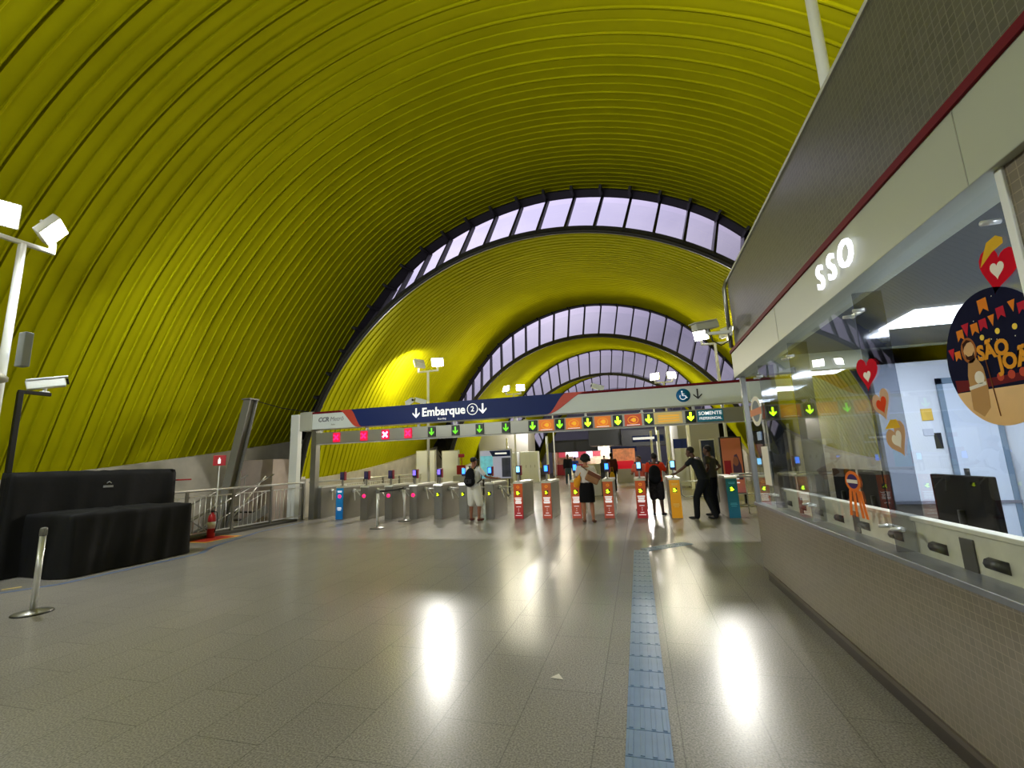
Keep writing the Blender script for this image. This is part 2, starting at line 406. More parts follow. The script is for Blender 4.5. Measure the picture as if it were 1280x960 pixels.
# concrete pier where the near vault ends and panelled stair-head block
m = MB(); m.box(-14.4, -11.9, 12.6, 13.6, -5, 1.95); struct('wall_left_pier', m, mat('pinkish_concrete', (176, 160, 150), .85, noise=.12, nscale=2))
# end wall far beyond
m = MB(); m.box(-17, 12, 84, 84.4, -5, 13); struct('wall_far', m, mat('far_wall_grey', (64, 64, 70), .8, noise=.1, nscale=.3))
m = MB(); m.box(-17, 12, -17.4, -17, -5, 12); struct('wall_back', m, mat('back_wall_grey', (150, 150, 150), .8, noise=.1, nscale=.3))

# ------------------------------------------------------------------ flood light posts
def flood(parent, x, y, z, dirv, power, colr):
    cone = 165
    if len(dirv) == 5: power *= dirv[3]; cone = dirv[4]; dirv = dirv[:3]
    if cone == 118: colr = (1, .97, .90)
    """one floodlight head with its lens and its own light"""
    d = Vector(dirv).normalized(); q = d.to_track_quat('Z', 'Y').to_matrix().to_4x4(); T = Matrix.Translation((x, y, z)) @ q
    h = MB(); h.box(-.27, .27, -.20, .20, -.12, .0, .02, M=T); h.box(-.19, .19, -.02, .02, -.17, -.12, 0, M=T)
    hd = h.obj('floodlight', WHITE_G, parent)
    l = MB(); l.box(-.25, .25, -.18, .18, .002, .02, .008, M=T); l.obj('lens', LENS, hd)
    ld = bpy.data.lights.new('flood_light', 'SPOT'); ld.energy = power; ld.color = colr; ld.shadow_soft_size = .14
    ld.spot_size = R(cone); ld.spot_blend = .5
    lo = bpy.data.objects.new('flood_light', ld); COL.objects.link(lo); lo.parent = parent
    lo.matrix_local = Matrix.Translation(Vector((x, y, z))+d*.05) @ d.to_track_quat('-Z', 'Y').to_matrix().to_4x4()
def lamp_post(X, Y, z0, H, heads, power, label, colr=(1, .97, .90), rz=0, r=.06, name='floodlight_post', half=.46):
    root = empty(name, (X, Y, z0), rz, label, 'lamp post')
    H -= z0
    p = MB(); p.tube([(0, 0, 0), (0, 0, H)], [r, r*.85], 12); p.lathe([(.14, 0), (.14, .02), (.07, .03)], n=16); p.obj('pole', WHITE_G, root)
    b = MB(); b.box(-half-.04, half+.04, -.035, .035, H-.02, H+.05, .01)
    for sx in (-1, 1): b.box(sx*half-.04, sx*half+.04, -.03, .03, H, H+.18, .01)
    b.obj('crossbar', WHITE_G, root)
    for sx, dv in zip((-1, 1), heads): flood(root, sx*half, 0, H+.38, dv, power, colr)
    return root
WARM = (1, .90, .66); COOL = (.91, .97, .97)
LP = [
    (-9.3, 4.38, 0, 5.32, ((-.34, -.88, -.3), (.74, -.55, -.62, 3.0, 176)), FLOOD_NEAR, 'white twin floodlight post behind the black draped counter', R(86)),
    (-8.69, 17.8, 0, 5.66, ((-.8, .35, -.3, 1.5, 170), (.25, -.85, -.55, 2.3, 118)), FLOOD_MID, 'white twin floodlight post above the word Embarque on the blue sign', 0),
    (-7.05, 26.2, 0, 5.66, ((-.3, -.5, .2), (.3, -.7, 0)), FLOOD_FAR, 'small white twin floodlight post seen above the ringed 2 on the sign', 0),
    (3.15, 17.8, 0, 5.66, ((-.35, -.85, -.55, 2.1, 118), (.7, .45, -.3, .8, 170)), FLOOD_MID, 'white floodlight post beside the far corner of the tiled booth', 0),
    (1.75, 26.2, 0, 5.66, ((-.3, -.65, .1), (.3, -.6, .1)), FLOOD_FAR, 'small white twin floodlight post left of the wheelchair symbol', 0),
]
for X, Y, z0, H, hd, pw, lb, rz in LP: lamp_post(X, Y, z0, H, hd, pw, lb, COOL if Y < 10 else WARM, rz, half=.36 if Y < 10 else .46)
# posts deeper in the hall that stay hidden behind the gate beam but light their bay
for X, Y in ((-6.9, 38.5), (1.6, 38.5)):
    lamp_post(X, Y, 0, 5.66, ((-.3, -.5, .4), (.3, -.6, .2)), FLOOD_FAR, 'distant white twin floodlight post deep in the hall, %s side' % ('left' if X < 0 else 'right'), WARM)

for X, Y, lb in ((-9.6, -7.5, 'left'), (.9, -7.5, 'right')):  # unseen posts added behind the viewer to fill the floor and near vault
    lamp_post(X, Y, 0, 5.66, ((-.3, .7, .35), (.3, .7, .45)), FLOOD_BACK_FILL, 'white twin floodlight post behind the viewer, %s side' % lb, COOL)
# the post on the booth roof rises out of the picture
lamp_post(2.25, 4.9, 3.62, 6.9, ((-.4, .3, .6), (.3, .5, .6)), FLOOD_ROOF, 'tall white post rising from the roof of the tiled booth', WARM)

# ------------------------------------------------------------------ gate beam with the boarding sign
GY = 12.3
beam = empty('gate_beam_sign', (-3.4, GY, 0), 0, 'long white and navy beam sign across the gates reading Embarque', 'sign')
def rel(mb, root, name, m, **kw):
    """link a mesh built in hall coordinates under its thing"""
    par = kw.pop('parent', root)
    inv = root.matrix_basis.inverted() if root.parent is None else root.matrix_basis.inverted()
    for v in mb.bm.verts: v.co = inv @ v.co
    return mb.obj(name, m, par, **kw)
def root_inv(root): return (Matrix.Translation(root.location) @ root.rotation_euler.to_matrix().to_4x4()).inverted()
def relm(mb, root, name, m, parent=None, **kw):
    inv = root_inv(root)
    for v in mb.bm.verts: v.co = inv @ v.co
    return mb.obj(name, m, parent or root, **kw)
def rtext(root, name, body, size, loc, m, parent=None, rot=FRONT, **kw):
    o = text(name, body, size, (0, 0, 0), m, parent or root, rot, **kw)
    p = root_inv(root) @ Vector(loc); o.location = p
    return o
m = MB(); m.box(-10.15, 3.35, GY, GY+.38, 2.83, 3.40, .01); relm(m, beam, 'white_casing', mat('sign_white', (222, 228, 228), .4))
m = MB(); m.box(-10.62, -10.15, GY-.02, GY+.40, 2.80, 3.42, .015); relm(m, beam, 'end_block', GREYP)
for xa, xb in ((-10.15, -8.95), (-1.8, 3.35)):
    m = MB(); m.box(xa, xb, GY-.012, GY, 3.335, 3.40); relm(m, beam, 'top_stripe', MAROON)
def curve(x0, x1, z0, z1, n=10):  # s-curve from (x0,z0) to (x1,z1)
    return [(x0+(x1-x0)*i/n, GY-.004, z0+(z1-z0)*(3*(i/n)**2-2*(i/n)**3)) for i in range(n+1)]
Lc = curve(-8.72, -8.30, 3.40, 2.835); Rc = curve(-2.35, -1.78, 2.835, 3.40)
m = MB(); m.prism(Lc+Rc, (0, -.012, 0)); relm(m, beam, 'navy_field', NAVY)
m = MB()
a = curve(-9.15, -8.45, 3.40, 2.835); m.prism(a+Lc[::-1], (0, -.010, 0))
b = curve(-2.35, -1.2, 2.835, 3.40); m.prism(b+Rc[::-1], (0, -.010, 0)); relm(m, beam, 'red_swoosh', REDO)
rtext(beam, 'operator_lettering', 'CCR', .20, (-9.72, GY-.008, 3.13), mat('sign_grey_lettering', (110, 112, 118), .5), bold=.006, shear=.2)
rtext(beam, 'operator_lettering', 'Metrô', .20, (-9.22, GY-.008, 3.13), GTXT, shear=.2)
rtext(beam, 'operator_lettering', 'Bahia', .07, (-9.35, GY-.008, 2.96), GTXT)
rtext(beam, 'boarding_lettering', 'Embarque', .36, (atY(554.3, 515, GY).x, GY-.016, 3.13), WTXT, bold=.009, squeeze=.965)
rtext(beam, 'boarding_lettering', 'Boarding', .075, (-5.55, GY-.016, 2.91), WTXT)
def arrow_mesh(h, w, t):  # downward arrow centred at the origin, in the xz plane
    m = MB(); m.box(-t/2, t/2, -.004, .004, -h/2+t*.5, h/2)
    for sx in (-1, 1): m.prism([(0, -.004, -h/2), (sx*w/2, -.004, -h/2+w*.5), (sx*(w/2)-sx*t*.1, -.004, -h/2+w*.5+t), (0, -.004, -h/2+t*1.3)], (0, .008, 0))
    return m
for x, sz, mm in ((atY(520.5, 520, GY).x, .30, WTXT), (atY(603.6, 512, GY).x, .30, WTXT), (1.62, .27, BTXT)):
    m = arrow_mesh(sz, sz*.8, .05 if mm is WTXT else .035); o = m.obj('arrow_symbol', mm, beam); o.location = root_inv(beam) @ Vector((x, GY-.02, 3.13 if mm is WTXT else 3.11))
m = MB(); m.tube([(atY(590.8, 514, GY).x+.16*math.cos(i*PI/12), GY-.018, 3.13+.16*math.sin(i*PI/12)) for i in range(24)], .012, 6, closed=True); relm(m, beam, 'platform_ring', WTXT)
rtext(beam, 'platform_number', '2', .22, (atY(590.8, 514, GY).x, GY-.016, 3.13), WTXT, bold=.003)
# wheelchair symbol
m = MB(); m.tube([(1.27, GY-.002, 3.10), (1.27, GY-.014, 3.10)], .175, 32); relm(m, beam, 'accessibility_disc', mat('blue_disc', (0, 112, 176), .4))
m = MB(); y = GY-.02
m.tube([(1.26+.075*math.cos(a), y, 3.065+.075*math.sin(a)) for a in [R(d) for d in range(150, 385, 15)]], .009, 6)
m.tube([(1.245, y, 3.17), (1.25, y, 3.09), (1.32, y, 3.085), (1.345, y, 3.03), (1.37, y, 3.035)], .011, 6); m.tube([(1.25, y, 3.13), (1.30, y, 3.13)], .009, 6)
m.ell((1.245, y, 3.20), (.02, .008, .02), 8); relm(m, beam, 'wheelchair_figure', WTXT)
# white stands on top / slender light tubes under the beam
for x in (-9.9, -8.2, -6.4, -5.2, -3.3, -1.3, .2, 1.5, 2.2, 3.2):
    m = MB(); m.box(x-.03, x+.03, GY+.12, GY+.20, 2.70, 2.84); relm(m, beam, 'hanger', WHITE)

# columns of the gate
m = MB(); m.box(-.10, .10, -.10, .10, -.35, 2.80, .01); o = m.obj('gate_column', STEEL, loc=(-10.13, 12.48, 0), label='brushed steel column under the left end of the beam sign', cat='column')
m = MB(); m.box(-.15, .15, -.10, .10, -5, 3.38, .015); o = m.obj('gate_column', WHITE, loc=(-10.93, 12.5, 0), label='white column outside the railing behind the beam end block', cat='column')
m = MB(); m.box(-.10, .10, -.10, .10, 0, 2.83, .01); o = m.obj('gate_column', STEEL, loc=(3.2, 12.5, 0), label='steel column under the right end of the beam, seen through booth glass', cat='column')

# LED band
band = empty('signal_band', (-3.4, GY+.1, 0), 0, 'grey band of lane signals hanging below the beam sign', 'signal board')
m = MB(); m.box(-10.03, 3.1, GY+.06, GY+.22, 2.36, 2.72, .008); relm(m, band, 'band_casing', mat('band_grey', (158, 156, 146), .35, .5))
BY = GY+.055
RX = [-9.24, -8.24, -7.48, -6.70]; GX = [-5.91, -5.14, -4.38, -3.58, -2.79, -2.02, -1.24, -.44, .36, 1.40]
def led(x, kind):
    m = MB(); m.box(-.125, .125, -.03, 0, -.15, .15, .006)
    o = m.obj('red_cross_signal' if kind == 'x' else 'green_arrow_signal', LEDRB if kind == 'x' else LEDBK, band); o.location = root_inv(band) @ Vector((x, BY, 2.54))
    s = MB()
    if kind == 'x':
        for a in (45, -45): s.box(-.115, .115, -.003, .003, -.026, .026, .0, M=Matrix.Rotation(R(a), 4, 'Y'))
        c = s.obj('cross', LEDRW if abs(x+7.48) < .01 else LEDR, o); c.location = (0, -.036, 0)
    else:
        s = arrow_mesh(.22, .16, .045); c = s.obj('arrow', LEDG2 if kind == 'b' else (LEDG if kind == 'g' else LEDGD), o); c.location = (0, -.036, 0)
for x in RX: led(x, 'x')
for i, x in enumerate(GX): led(x, 'd' if i < 4 else ('g' if i < 6 else 'b'))
ORG = mat('orange_print', (238, 130, 40), .4, emit=.15); ORG2 = mat('red_orange_print', (214, 84, 44), .4, emit=.12); YSY = mat('yellow_print', (250, 176, 30), .4, emit=.35)
def taps(x, w, base, nm='contactless_sign'):
    m = MB(); m.box(-w/2, w/2, -.02, 0, -.155, .155, .004); o = m.obj(nm, base, band); o.location = root_inv(band) @ Vector((x, BY, 2.54))
    s = MB(); s.tube([(.14*math.cos(i*PI/10)*w/.46, -.024, .10*math.sin(i*PI/10)) for i in range(20)], .007, 5, closed=True)
    s.prism([(-.07, -.022, 0), (.01, -.022, .06), (.06, -.022, .045), (.08, -.022, 0), (.06, -.022, -.045), (.01, -.022, -.06)], (0, -.006, 0))
    s.obj('hand_and_card_symbol', YSY, o)
    s = MB(); s.box(-w*.38, w*.38, -.026, -.02, -.135, -.122); s.obj('caption_line', WTXT, o)
for x, b in ((-2.40, ORG), (-1.63, ORG), (-.84, ORG), (-.04, ORG2)): taps(x, .44, b)
m = MB(); m.box(.50, 1.20, BY-.02, BY, 2.39, 2.69, .004); o = relm(m, band, 'cream_notice', mat('cream_print', (226, 196, 120), .45, emit=.1))
m = MB()
for z in (2.60, 2.53, 2.46): m.box(.60, 1.12, BY-.026, BY-.02, z-.014, z+.014)
relm(m, band, 'notice_lines', YSY)
m = MB(); m.box(1.56, 2.18, BY-.02, BY, 2.39, 2.69, .004); o = relm(m, band, 'preferential_sign', TEALP)
rtext(band, 'preferential_lettering', 'SOMENTE', .125, (1.87, BY-.028, 2.60), WTXT, bold=.002)
rtext(band, 'preferential_lettering', 'PREFERENCIAL', .095, (1.87, BY-.028, 2.47), WTXT, bold=.001, squeeze=.85)
m = MB(); m.box(-10.0, 3.0, GY+.10, GY+.18, 2.335, 2.36); relm(m, band, 'lower_light_strip', WHITE)

# small cameras on the beam
def cctv(root_loc, rz, label, scale=1, name='surveillance_camera', bracket=True, mount=None):
    o = empty(name, root_loc, rz, label, 'camera')
    m = MB(); m.box(-.055, .055, -.17, .17, .06, .17, .012); m.box(-.065, .065, -.20, .16, .168, .185, .004)
    b = m.obj('housing', WHITE, o); b.rotation_euler = (R(-14), 0, 0)
    m = MB(); m.lathe([(.038, 0), (.038, .02)], n=16); l = m.obj('lens', BLACK, b); l.location = (0, -.178, .115); l.rotation_euler = (R(90), 0, 0)
    m = MB(); m.tube([(0, .03, .07), (0, .03, .0)], .018, 8); m.lathe([(.045, 0), (.045, .015)], n=12, c=(0, .03, 0)); m.obj('bracket', WHITE, o)
    o.scale = (scale,)*3; return o
cctv((-6.72, 12.5, 3.41), R(60), 'small white camera standing on the blue beam above the word Embarque')
cctv((-6.38, 12.5, 3.41), R(-60), 'small white camera second on the beam, right of its twin')
cctv((-.95, 12.5, 3.41), R(-70), 'small white camera on the white half of the beam')

# ------------------------------------------------------------------ turnstiles
TH = 1.0
def cab_side_profile():  # y,z outline of the cabinet seen from the side
    return [(0, 0), (0, .93), (.03, .975), (.10, 1.0), (1.22, 1.0), (1.29, .975), (1.32, .93), (1.32, 0)]
def cab_mesh():
    m = MB(); P = cab_side_profile(); m.prism([(-.135, y, z) for y, z in P if z < .94 or True], (.27, 0, 0)); return m
_shared = {}
def shared(key, fn, mats):
    if key not in _shared: _shared[key] = fn().mesh(key, mats)
    return _shared[key]
def m_body():
    m = MB(); m.prism([(-.13, y, z) for y, z in [(0, 0), (0, .955), (1.32, .955), (1.32, 0)]], (.26, 0, 0))
    m.box(-.137, -.13, .02, 1.30, .05, .10); m.box(.13, .137, .02, 1.30, .05, .10); return m
def m_lid():
    m = MB(); m.prism([(-.145, y, z) for y, z in [(-.01, .955), (.0, .985), (.05, 1.01), (1.27, 1.01), (1.32, .985), (1.33, .955)]], (.29, 0, 0)); return m
def m_front():
    m = MB(); m.box(-.118, .118, -.012, 0, .03, .945, .004); return m
def m_label():
    m = MB(); m.box(-.128, .128, -.016, -.002, .01, .95, .004); return m
def m_hub():
    m = MB(); T = Matrix.Translation((.13, .50, .84)) @ Matrix.Rotation(R(90), 4, 'Y'); q = MB()
    m.tube([(.13, .5, .84), (.20, .5, .84)], [.065, .05], 14); return m
def m_arm(k):
    m = MB(); a = (R(0), R(120), R(240))[k]
    d = Vector((.40, 0, 0)); 
    if k == 0: pts = [(.17, .5, .84), (.22, .47, .85), (.52, .47, .85)]
    elif k == 1: pts = [(.17, .5, .84), (.21, .56, .82), (.36, .72, .56)]
    else: pts = [(.17, .5, .84), (.21, .44, .82), (.36, .26, .56)]
    m.tube(pts, .018, 8); return m
def m_lamp():
    m = MB(); m.lathe([(0, 0), (.052, 0), (.052, .012), (.04, .02), (0, .022)], n=20)
    for v in m.bm.verts: v.co = Vector((v.co.x, -v.co.z-.012, v.co.y+.70))
    return m
def m_garrow():
    m = MB(); m.prism([(-.045, -.026, .735), (.0, -.026, .745), (.02, -.026, .70), (.045, -.026, .69), (-.01, -.026, .655), (-.045, -.026, .67), (-.02, -.026, .70)], (0, -.006, 0)); return m
def m_gback():
    m = MB(); m.box(-.05, .05, -.022, -.012, .645, .755, .004); return m
def m_stalk():
    m = MB(); m.box(-.02, .02, .10, .15, 1.005, 1.22, .004); m.box(-.05, .05, .07, .20, 1.005, 1.02, .003); return m
def m_valid():
    m = MB(); m.box(-.065, .065, .06, .115, 1.20, 1.44, .015); return m
def m_vback():
    m = MB(); m.box(.04, .085, .10, .20, 1.18, 1.45, .01); return m
def m_vscr():
    m = MB(); m.box(-.045, .045, .052, .06, 1.27, 1.42, .0); return m
def m_lines():
    m = MB(); rnd = random.Random(3)
    for z, w in ((.565, .19), (.525, .17), (.49, .15), (.455, .18), (.425, .17)): m.box(-w/2, w/2, -.021, -.016, z-.012, z+.010)
    for z, w in ((.33, .13), (.27, .02), (.22, .02), (.16, .09), (.10, .18)): m.box(-w/2, w/2, -.021, -.016, z-.006, z+.006)
    return m
def m_lines2():
    m = MB()
    for z, w in ((.86, .16), (.83, .14), (.36, .14), (.33, .16), (.29, .12)): m.box(-w/2, w/2, -.021, -.016, z-.009, z+.009)
    return m
def gradient(name, top, bot):
    m = bpy.data.materials.new(name); m.use_nodes = True; t = m.node_tree; b = t.nodes['Principled BSDF']
    tc = t.nodes.new('ShaderNodeTexCoord'); sp = t.nodes.new('ShaderNodeSeparateXYZ'); r = t.nodes.new('ShaderNodeValToRGB')
    t.links.new(tc.outputs['Object'], sp.inputs[0]); t.links.new(sp.outputs['Z'], r.inputs[0]); e = r.color_ramp.elements
    e[0].position = .15; e[0].color = (*S(bot), 1); e[1].position = .8; e[1].color = (*S(top), 1)
    t.links.new(r.outputs[0], b.inputs['Base Color']); b.inputs['Roughness'].default_value = .4
    t.links.new(r.outputs[0], b.inputs['Emission Color']); b.inputs['Emission Strength'].default_value = .0
    return m
PR_RED = gradient('red_orange_printed_panel', (226, 96, 30), (206, 44, 56)); PR_ORG = gradient('orange_printed_panel', (226, 112, 52), (222, 98, 78))
PR_TEAL = gradient('teal_printed_panel', (20, 110, 120), (40, 130, 170)); PR_BLUE = gradient('blue_printed_panel', (20, 140, 215), (10, 120, 205))
VRED = mat('validator_red', (150, 20, 44), .4); VBLU = mat('validator_navy', (30, 36, 70), .4)
def turnstile(x, style, lamp, scr, label, y=GY, valid=True, group='turnstiles in a row under the beam sign'):
    r = empty('turnstile', (x, y, 0), 0, label, 'turnstile', group)
    link('cabinet', shared('turnstile_body', m_body, STEEL), r); link('lid', shared('turnstile_lid', m_lid, STEEL_L), r)
    pm = {'steel': STEEL, 'red': PR_RED, 'org': PR_ORG, 'yel': YELP, 'teal': PR_TEAL, 'blue': PR_BLUE}[style]
    nm = 'front_panel' if style == 'steel' else 'printed_front_panel'
    fp = link(nm, shared('tp_'+style, m_front if style == 'steel' else m_label, pm), r)
    if style in ('red', 'org'): link('printed_text_lines', shared('tlines', m_lines, WTXT), fp)
    if style in ('blue', 'teal', 'yel'): link('printed_text_lines', shared('tlines2'+style, m_lines2, {'blue': WTXT, 'teal': mat('pale_teal_print', (90, 190, 215), .4), 'yel': mat('pale_yellow_print', (250, 205, 110), .4)}[style]), fp)
    if style == 'org' or style == 'red':
        m = MB(); m.tube([(.035*math.cos(i*PI/6), -.02, .86+.028*math.sin(i*PI/6)) for i in range(12)], .005, 5, closed=True); me = _shared.setdefault('osym', m.mesh('osym', YSY)) if 'osym' not in _shared else _shared['osym']
        link('card_symbol', me, fp)
    if lamp == 'red': link('red_stop_light', shared('lampr', m_lamp, LEDR), r)
    elif lamp:
        b = link('arrow_light', shared('gback', m_gback, LEDBK), r)
        link('arrow', shared('garrow'+lamp, m_garrow, LEDYG if lamp == 'g' else LEDG2), b)
    if style in ('steel', 'blue'):
        h = link('tripod_hub', shared('hub', m_hub, STEEL_L), r)
        for k in range(3): link('arm', shared('arm%d' % k, lambda k=k: m_arm(k), STEEL_L), h)
    if valid:
        link('reader_stalk', shared('stalk', m_stalk, STEEL), r)
        v = link('card_reader', shared('valid', m_valid, VBLU), r); link('reader_back', shared('vback', m_vback, VRED), v)
        link('screen', shared('scr_'+scr.name, m_vscr, scr), v)
    return r
turnstile(-10.15+.1, 'steel', None, SCROFF, 'steel cabinet closing the row against the left steel column', valid=False, y=GY+.28)
turnstile(-9.02, 'blue', 'red', SCROFF, 'turnstile with a bright blue front panel and red light')
turnstile(-8.16, 'steel', 'red', SCROFF, 'plain steel turnstile with red light, first right of the blue one')
turnstile(-7.32, 'steel', 'red', SCROFF, 'plain steel turnstile with red light between the two belt posts')
turnstile(-6.50, 'steel', 'red', SCRP, 'plain steel turnstile with red light, behind the farther belt post')
turnstile(-5.70, 'steel', 'g', SCRP, 'steel turnstile with green arrow, first right of the red lights')
turnstile(-4.92, 'steel', 'g', SCRB, 'steel turnstile with green arrow left of the man in white')
turnstile(-4.12, 'steel', 'g', SCRB, 'steel turnstile with green arrow right of the man in white')
turnstile(-3.28, 'red', 'b', SCRC, 'turnstile with red and orange front, leftmost of the printed ones')
turnstile(-2.48, 'org', 'g', SCRB, 'turnstile with pale orange front left of the woman in the black skirt')
turnstile(-1.68, 'org', 'b', SCRB, 'orange fronted turnstile half hidden by the woman in the black skirt')
turnstile(-.83, 'org', 'b', SCRB, 'orange fronted turnstile right of the woman in the black skirt')
turnstile(.0, 'red', 'b', SCRC, 'red fronted turnstile beside the person in the red shirt')
turnstile(.84, 'yel', 'b', SCRC, 'turnstile with plain yellow front that the guard leans on')
turnstile(2.17, 'teal', 'b', SCRC, 'turnstile with teal front, rightmost, next to the booth', valid=False)
# glass wing and tube gate of the wide lane
sg = empty('swing_gate', (1.98, GY+.9, 0), 0, 'tubular steel swing gate of the wide lane beside the yellow turnstile', 'gate')
m = MB(); m.tube([(0, 0, .86), (-.85, 0, .86), (-.92, 0, .80), (-.92, 0, .52), (-.85, 0, .46), (0, 0, .46)], .018, 8); m.obj('frame', STEEL_L, sg)
m = MB(); m.tube([(0, 0, .3), (0, 0, 1.0)], .03, 10); m.obj('hinge_post', STEEL_L, sg)
m = MB(); m.tube([(-.35, 0, .86), (-.35, 0, .46)], .012, 8); m.obj('bar', STEEL_L, sg)

# ------------------------------------------------------------------ belt posts
def m_base(): m = MB(); m.lathe([(.175, 0), (.178, .012), (.165, .024), (.05, .04), (.03, .05)], n=32); return m
def m_rim(): m = MB(); m.lathe([(.186, 0), (.186, .012), (.178, .014)], n=32); return m
def m_pole(): m = MB(); m.lathe([(.031, .04), (.031, .90)], n=20); return m
def m_head(): m = MB(); m.lathe([(.036, .88), (.036, .96), (.03, .975), (0, .98)], n=20); m.box(.03, .05, -.015, .015, .89, .95); m.box(-.05, -.03, -.015, .015, .89, .95); return m
def post(x, y, label):
    r = empty('belt_post', (x, y, 0), 0, label, 'belt barrier post', 'belt barrier posts')
    link('base', shared('pbase', m_base, STEEL), r); link('base_rim', shared('prim', m_rim, BLACK), r)
    link('pole', shared('ppole', m_pole, STEEL_L), r); link('belt_head', shared('phead', m_head, STEEL_P), r); return r
post(-7.05, 3.92, 'steel belt post in front of the black draped counter')
a = post(-6.60, 10.55, 'steel belt post nearer of the pair before the red lit turnstiles')
b = post(-6.62, 12.0, 'steel belt post farther of the pair, standing close to a turnstile')
m = MB(); p0, p1 = Vector((-6.60, 10.60, .925)), Vector((-6.62, 11.95, .925))
for i in range(10):
    t0, t1 = i/10, (i+1)/10; s0 = .02*math.sin(PI*t0); s1 = .02*math.sin(PI*t1)
    A, B = p0.lerp(p1, t0), p0.lerp(p1, t1)
    m.prism([A+Vector((0, 0, .024-s0)), A-Vector((0, 0, .024+s0)), B-Vector((0, 0, .024+s1)), B+Vector((0, 0, .024-s1))], (.002, 0, 0))
m.obj('barrier_belt', mat('black_webbing', (20, 20, 24), .8), label='black webbing belt stretched between two belt posts', cat='belt')

# ------------------------------------------------------------------ tactile strip, floor marks
TAC = mat('blue_rubber_tactile', (104, 128, 158), .42, noise=.08, nscale=6)
def tact_tile(x, y, rz, label):
    m = MB(); m.box(-.122, .122, -.122, .122, .0005, .005, .001)
    for i in range(4): m.box(-.095+i*.0633-.012, -.095+i*.0633+.012, -.112, .112, .005, .0095, .002)
    return m
tm = tact_tile(0, 0, 0, '').mesh('tactile_tile', TAC)
strip = empty('tactile_strip', (-.07, 5, 0), 0, 'blue ribbed tactile strip running up the floor towards the gates', 'tactile paving')
y = 1.2; n = 0
while y < 8.05:
    o = link('tactile_tile', tm, strip); o.location = (0, y+.125-5, 0); o.rotation_euler = (0, 0, 0); y += .25; n += 1
st2 = MB()
s2 = empty('tactile_strip', (.2, 8.5, 0), 0, 'short pale tactile branch turning right where the blue strip ends', 'tactile paving')
tm2 = tact_tile(0, 0, 0, '').mesh('tactile_tile_pale', mat('pale_blue_rubber', (140, 156, 176), .4))
for i in range(4):
    o = link('tactile_tile', tm2, s2); o.location = (-.12+i*.19, -.18+i*.17, 0); o.rotation_euler = (0, 0, R(-48))
m = MB(); m.prism([(-.05, 0, 0), (.045, -.01, 0), (.0, .07, 0)], (0, 0, .003)); m.obj('paper_scrap', mat('paper', (214, 206, 190), .8), loc=(-.69, 3.48, .001), label='small pale paper scrap lying on the granite left of the strip', cat='paper')
m = MB()
P = [(-8.80, 2.5), (-8.82, 4.5), (-8.50, 5.0), (-8.50, 7.3), (-8.95, 7.9), (-9.70, 9.9), (-9.9, 11.8)]
for a, b in zip(P, P[1:]):
    a = Vector((*a, .0005)); b = Vector((*b, .0005)); n = Vector((-(b-a).y, (b-a).x, 0)).normalized()*.05
    m.prism([a+n, a-n, b-n, b+n], (0, 0, .0015))
m.obj('floor_tape', mat('blue_floor_tape', (86, 104, 140), .5), label='worn blue tape line on the floor in front of the black drape and railing', cat='tape')
m = MB(); m.box(-.10, .10, -.03, .03, 0, .003, 0, M=Matrix.Rotation(R(60), 4, 'Z')); m.obj('floor_marker', mat('yellow_marker', (220, 190, 110), .5), loc=(-9.0, 4.72, .0005), label='short yellow marker stuck to the floor by the left picture edge', cat='marker')
# fire point
mt = empty('fire_point_marking', (-10.15, 8.85, 0), 0, 'red floor square with a yellow edge under the fire extinguisher', 'floor marking')
m = MB(); m.box(-.5, .5, -.5, .5, .0005, .0025); m.obj('yellow_border', mat('yellow_line', (226, 160, 40), .5), mt)
m = MB(); m.box(-.40, .40, -.40, .40, .0025, .0045); m.obj('red_field', mat('red_floor_paint', (186, 40, 30), .5), mt)
fe = empty('fire_extinguisher', (-10.22, 8.98, .0045), 0, 'red fire extinguisher standing on the red floor square by the railing', 'fire extinguisher')
m = MB(); m.lathe([(.0, 0), (.085, .0), (.088, .02), (.088, .46), (.07, .53), (.035, .565), (.03, .60)], n=24); m.obj('cylinder', mat('extinguisher_red', (170, 26, 34), .3), fe)
m = MB(); m.lathe([(.0895, .22), (.0895, .38)], n=24); m.obj('label_band', WHITE, fe)
m = MB(); m.box(-.025, .025, -.03, .03, .60, .64, .005); m.box(-.012, .012, -.15, .03, .645, .66, .003); m.box(-.012, .012, -.13, .02, .61, .625, .003); m.obj('valve_handle', BLACK, fe)
m = MB(); m.tube([(0, .03, .62), (.06, .07, .6), (.11, .06, .45), (.11, .03, .25), (.105, .0, .12)], .012, 8); m.obj('hose', BLACK, fe)
fs = empty('fire_sign_post', (-10.3, 9.15, 0), 0, 'thin post with a red extinguisher sign behind the floor square', 'sign')
m = MB(); m.tube([(0, 0, 0), (0, 0, 1.98)], .014, 8); m.obj('pole', WHITE, fs)
m = MB(); m.box(-.14, .14, -.045, -.02, 1.74, 2.0, .004); s = m.obj('sign_plate', RED, fs)
for q in (1,):
    m = MB(); m.box(-.03, .03, -.052, -.045, 1.79, 1.90, .004); m.box(-.012, .012, -.052, -.045, 1.90, 1.94); m.obj('extinguisher_symbol', WTXT, s)
fs.rotation_euler = (0, 0, R(35))
